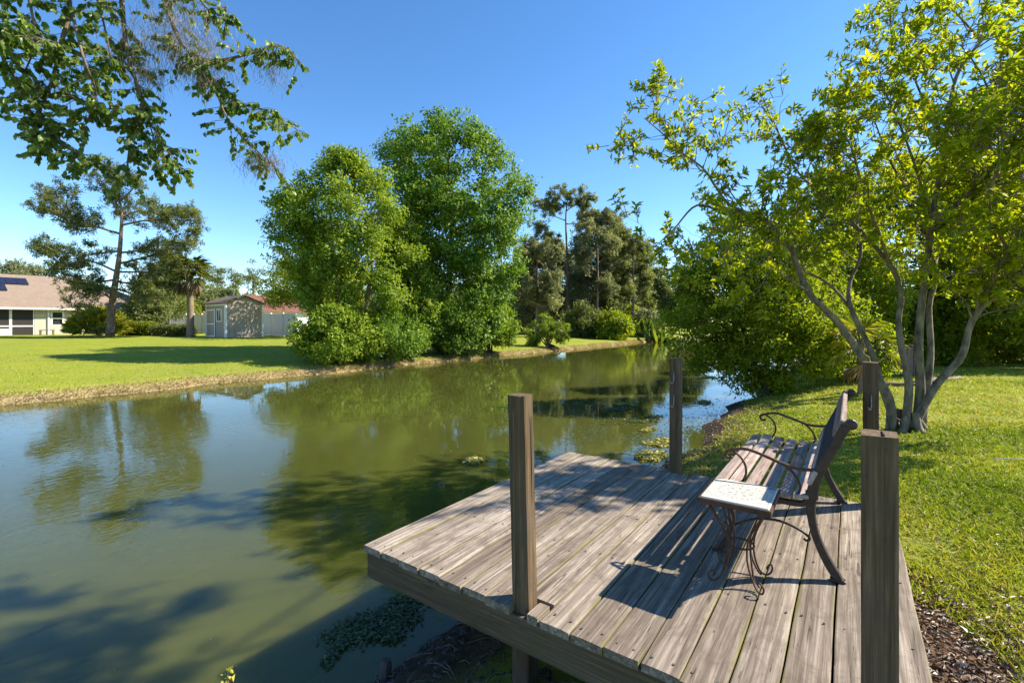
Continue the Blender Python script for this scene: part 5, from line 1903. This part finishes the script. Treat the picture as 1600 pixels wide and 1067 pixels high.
# dark weed bed in the deck's shade
for k, (px, py, rad, n, lab) in enumerate([(640, 950, .17, 1500, 'dark green weed mat floating beside the deck edge'), (560, 985, .15, 1300, 'dark green weed mat in the middle of the deck shadow'), (600, 1000, .08, 500, 'small weed clump near the broken stake'), (520, 1020, .07, 350, 'trailing weed at the lower end of the shadowed bed')]):
    mat_patch('weed_mat', lab, G(px, py, WATER_Z), rad, n, 'pondweed', (.012, .035), 'weed mats in the deck shadow', elong=1.3)
# thin scum and pads on the blue water beyond the deck
n = 2600
cx_ = np.array([tuple(G(px, py, WATER_Z)) for px, py in [(rng.uniform(900, 1150), rng.uniform(592, 705)) for k in range(42)]])
C = np.repeat(cx_, n // 42 + 1, 0)[:n] + rng.normal(size=(n, 3)) * np.array([.16, .3, 0])
C = C[C[:, 0] < -2.2]
n = len(C)
C[:, 2] = WATER_Z + .004 + rng.uniform(0, .004, n)
L = rng.uniform(.02, .07, n)
leaf_obj('floating_scum', C, rng.normal(size=(n, 3)) * np.array([1, 1, .02]), np.tile([0, 0, 1.0], (n, 1)), L, L * .6, rng.uniform(0, 1, n), 'pondweed', label='scattered thin scum and small pads on the water beyond the deck', fold=.0, droop=.0)
# fallen bits on the boards
n = 70
C = np.stack([rng.uniform(U0 + .05, U1 - .05, n), rng.uniform(V0 + .1, V1 - .05, n), np.full(n, .0065)], 1)
L = rng.uniform(.008, .03, n)
leaf_obj('deck_debris', C, rng.normal(size=(n, 3)) * np.array([1, 1, .05]), rng.normal(size=(n, 3)) * .1 + np.array([0, 0, 1.0]), L, L * rng.uniform(.15, .5, n), rng.uniform(0, .8, n), 'litter', label='few dry leaf scraps lying on the deck boards', fold=.02, droop=.0)
# tiny flecks
n = 260
U = rng.uniform(-14, -2.4, n)
V = rng.uniform(.5, 16, n)
C = np.stack([U, V, np.full(n, WATER_Z + .004)], 1)
L = rng.uniform(.01, .03, n)
leaf_obj('water_flecks', C, rng.normal(size=(n, 3)) * np.array([1, 1, .02]), np.tile([0, 0, 1.0], (n, 1)), L, L * .4, rng.uniform(.3, 1, n), 'litter', label='pale flecks drifting on the canal surface')
q = G(596, 1067, WATER_Z)
sk = MB().tube([(q.x, q.y, -1.0), (q.x + .005, q.y + .01, -.75), (q.x + .01, q.y + .02, -.56), (q.x + .012, q.y + .022, -.53)], [.035, .034, .032, .022], 9)
mesh_obj('broken_stake', sk, 'wet_wood', smooth=False, label='broken wooden stake standing at the muddy waterline', cat='stake')
# rough mud clods and roots under the deck
mdm = MB()
for k in range(700):
    u = random.uniform(-2.08, -.9)
    v = random.uniform(.8, 3.4)
    z = height(u, v)
    r = random.uniform(.006, .02)
    m = Matrix.Rotation(random.uniform(0, 3), 3, Vector((random.random() * .3, random.random() * .3, 1)))
    mdm.bevbox((u, v, z), (r * random.uniform(1.5, 4), r, r * .6), r * .15, m)
for k in range(160):
    u, v = random.uniform(-2.1, -1.0), random.uniform(.8, 3.2)
    a_ = random.uniform(0, 6.28)
    L_ = random.uniform(.06, .25)
    e = (u + L_ * math.cos(a_), v + L_ * math.sin(a_))
    mdm.tube([(u, v, height(u, v) + .01), ((u + e[0]) / 2, (v + e[1]) / 2, height((u + e[0]) / 2, (v + e[1]) / 2) + .025), (e[0], e[1], height(*e) + .008)], .003, 4)
mesh_obj('mud_debris', mdm, 'wet_wood', label='dark mud crumbs and dead roots on the bank under the deck', kind='stuff')
# a sprig at the lower left
q = G(362, 1064, WATER_Z)
sp_ = thing('water_sprig', (q.x, q.y, WATER_Z), 'small sprig with yellow leaves at the lower left water edge', 'plant')
mesh_obj('stem', join(MB().tube([(q.x, q.y, WATER_Z - .05), (q.x + .01, q.y, WATER_Z + .04), (q.x + .03, q.y + .01, WATER_Z + .09)], .002, 4), MB().tube([(q.x + .06, q.y - .05, WATER_Z - .05), (q.x + .065, q.y - .05, WATER_Z + .06), (q.x + .06, q.y - .04, WATER_Z + .10)], .002, 4)), 'twig', sp_)
n = 14
C = np.tile(np.array([q.x, q.y, WATER_Z]), (n, 1)) + rng.uniform(0, 1, (n, 3)) * np.array([.06, -.05, .09])
L = rng.uniform(.02, .045, n)
leaf_obj('leaves', C, rng.normal(size=(n, 3)), rng.normal(size=(n, 3)), L, L * .5, rng.uniform(.5, 1, n), 'leaf_croton', sp_)
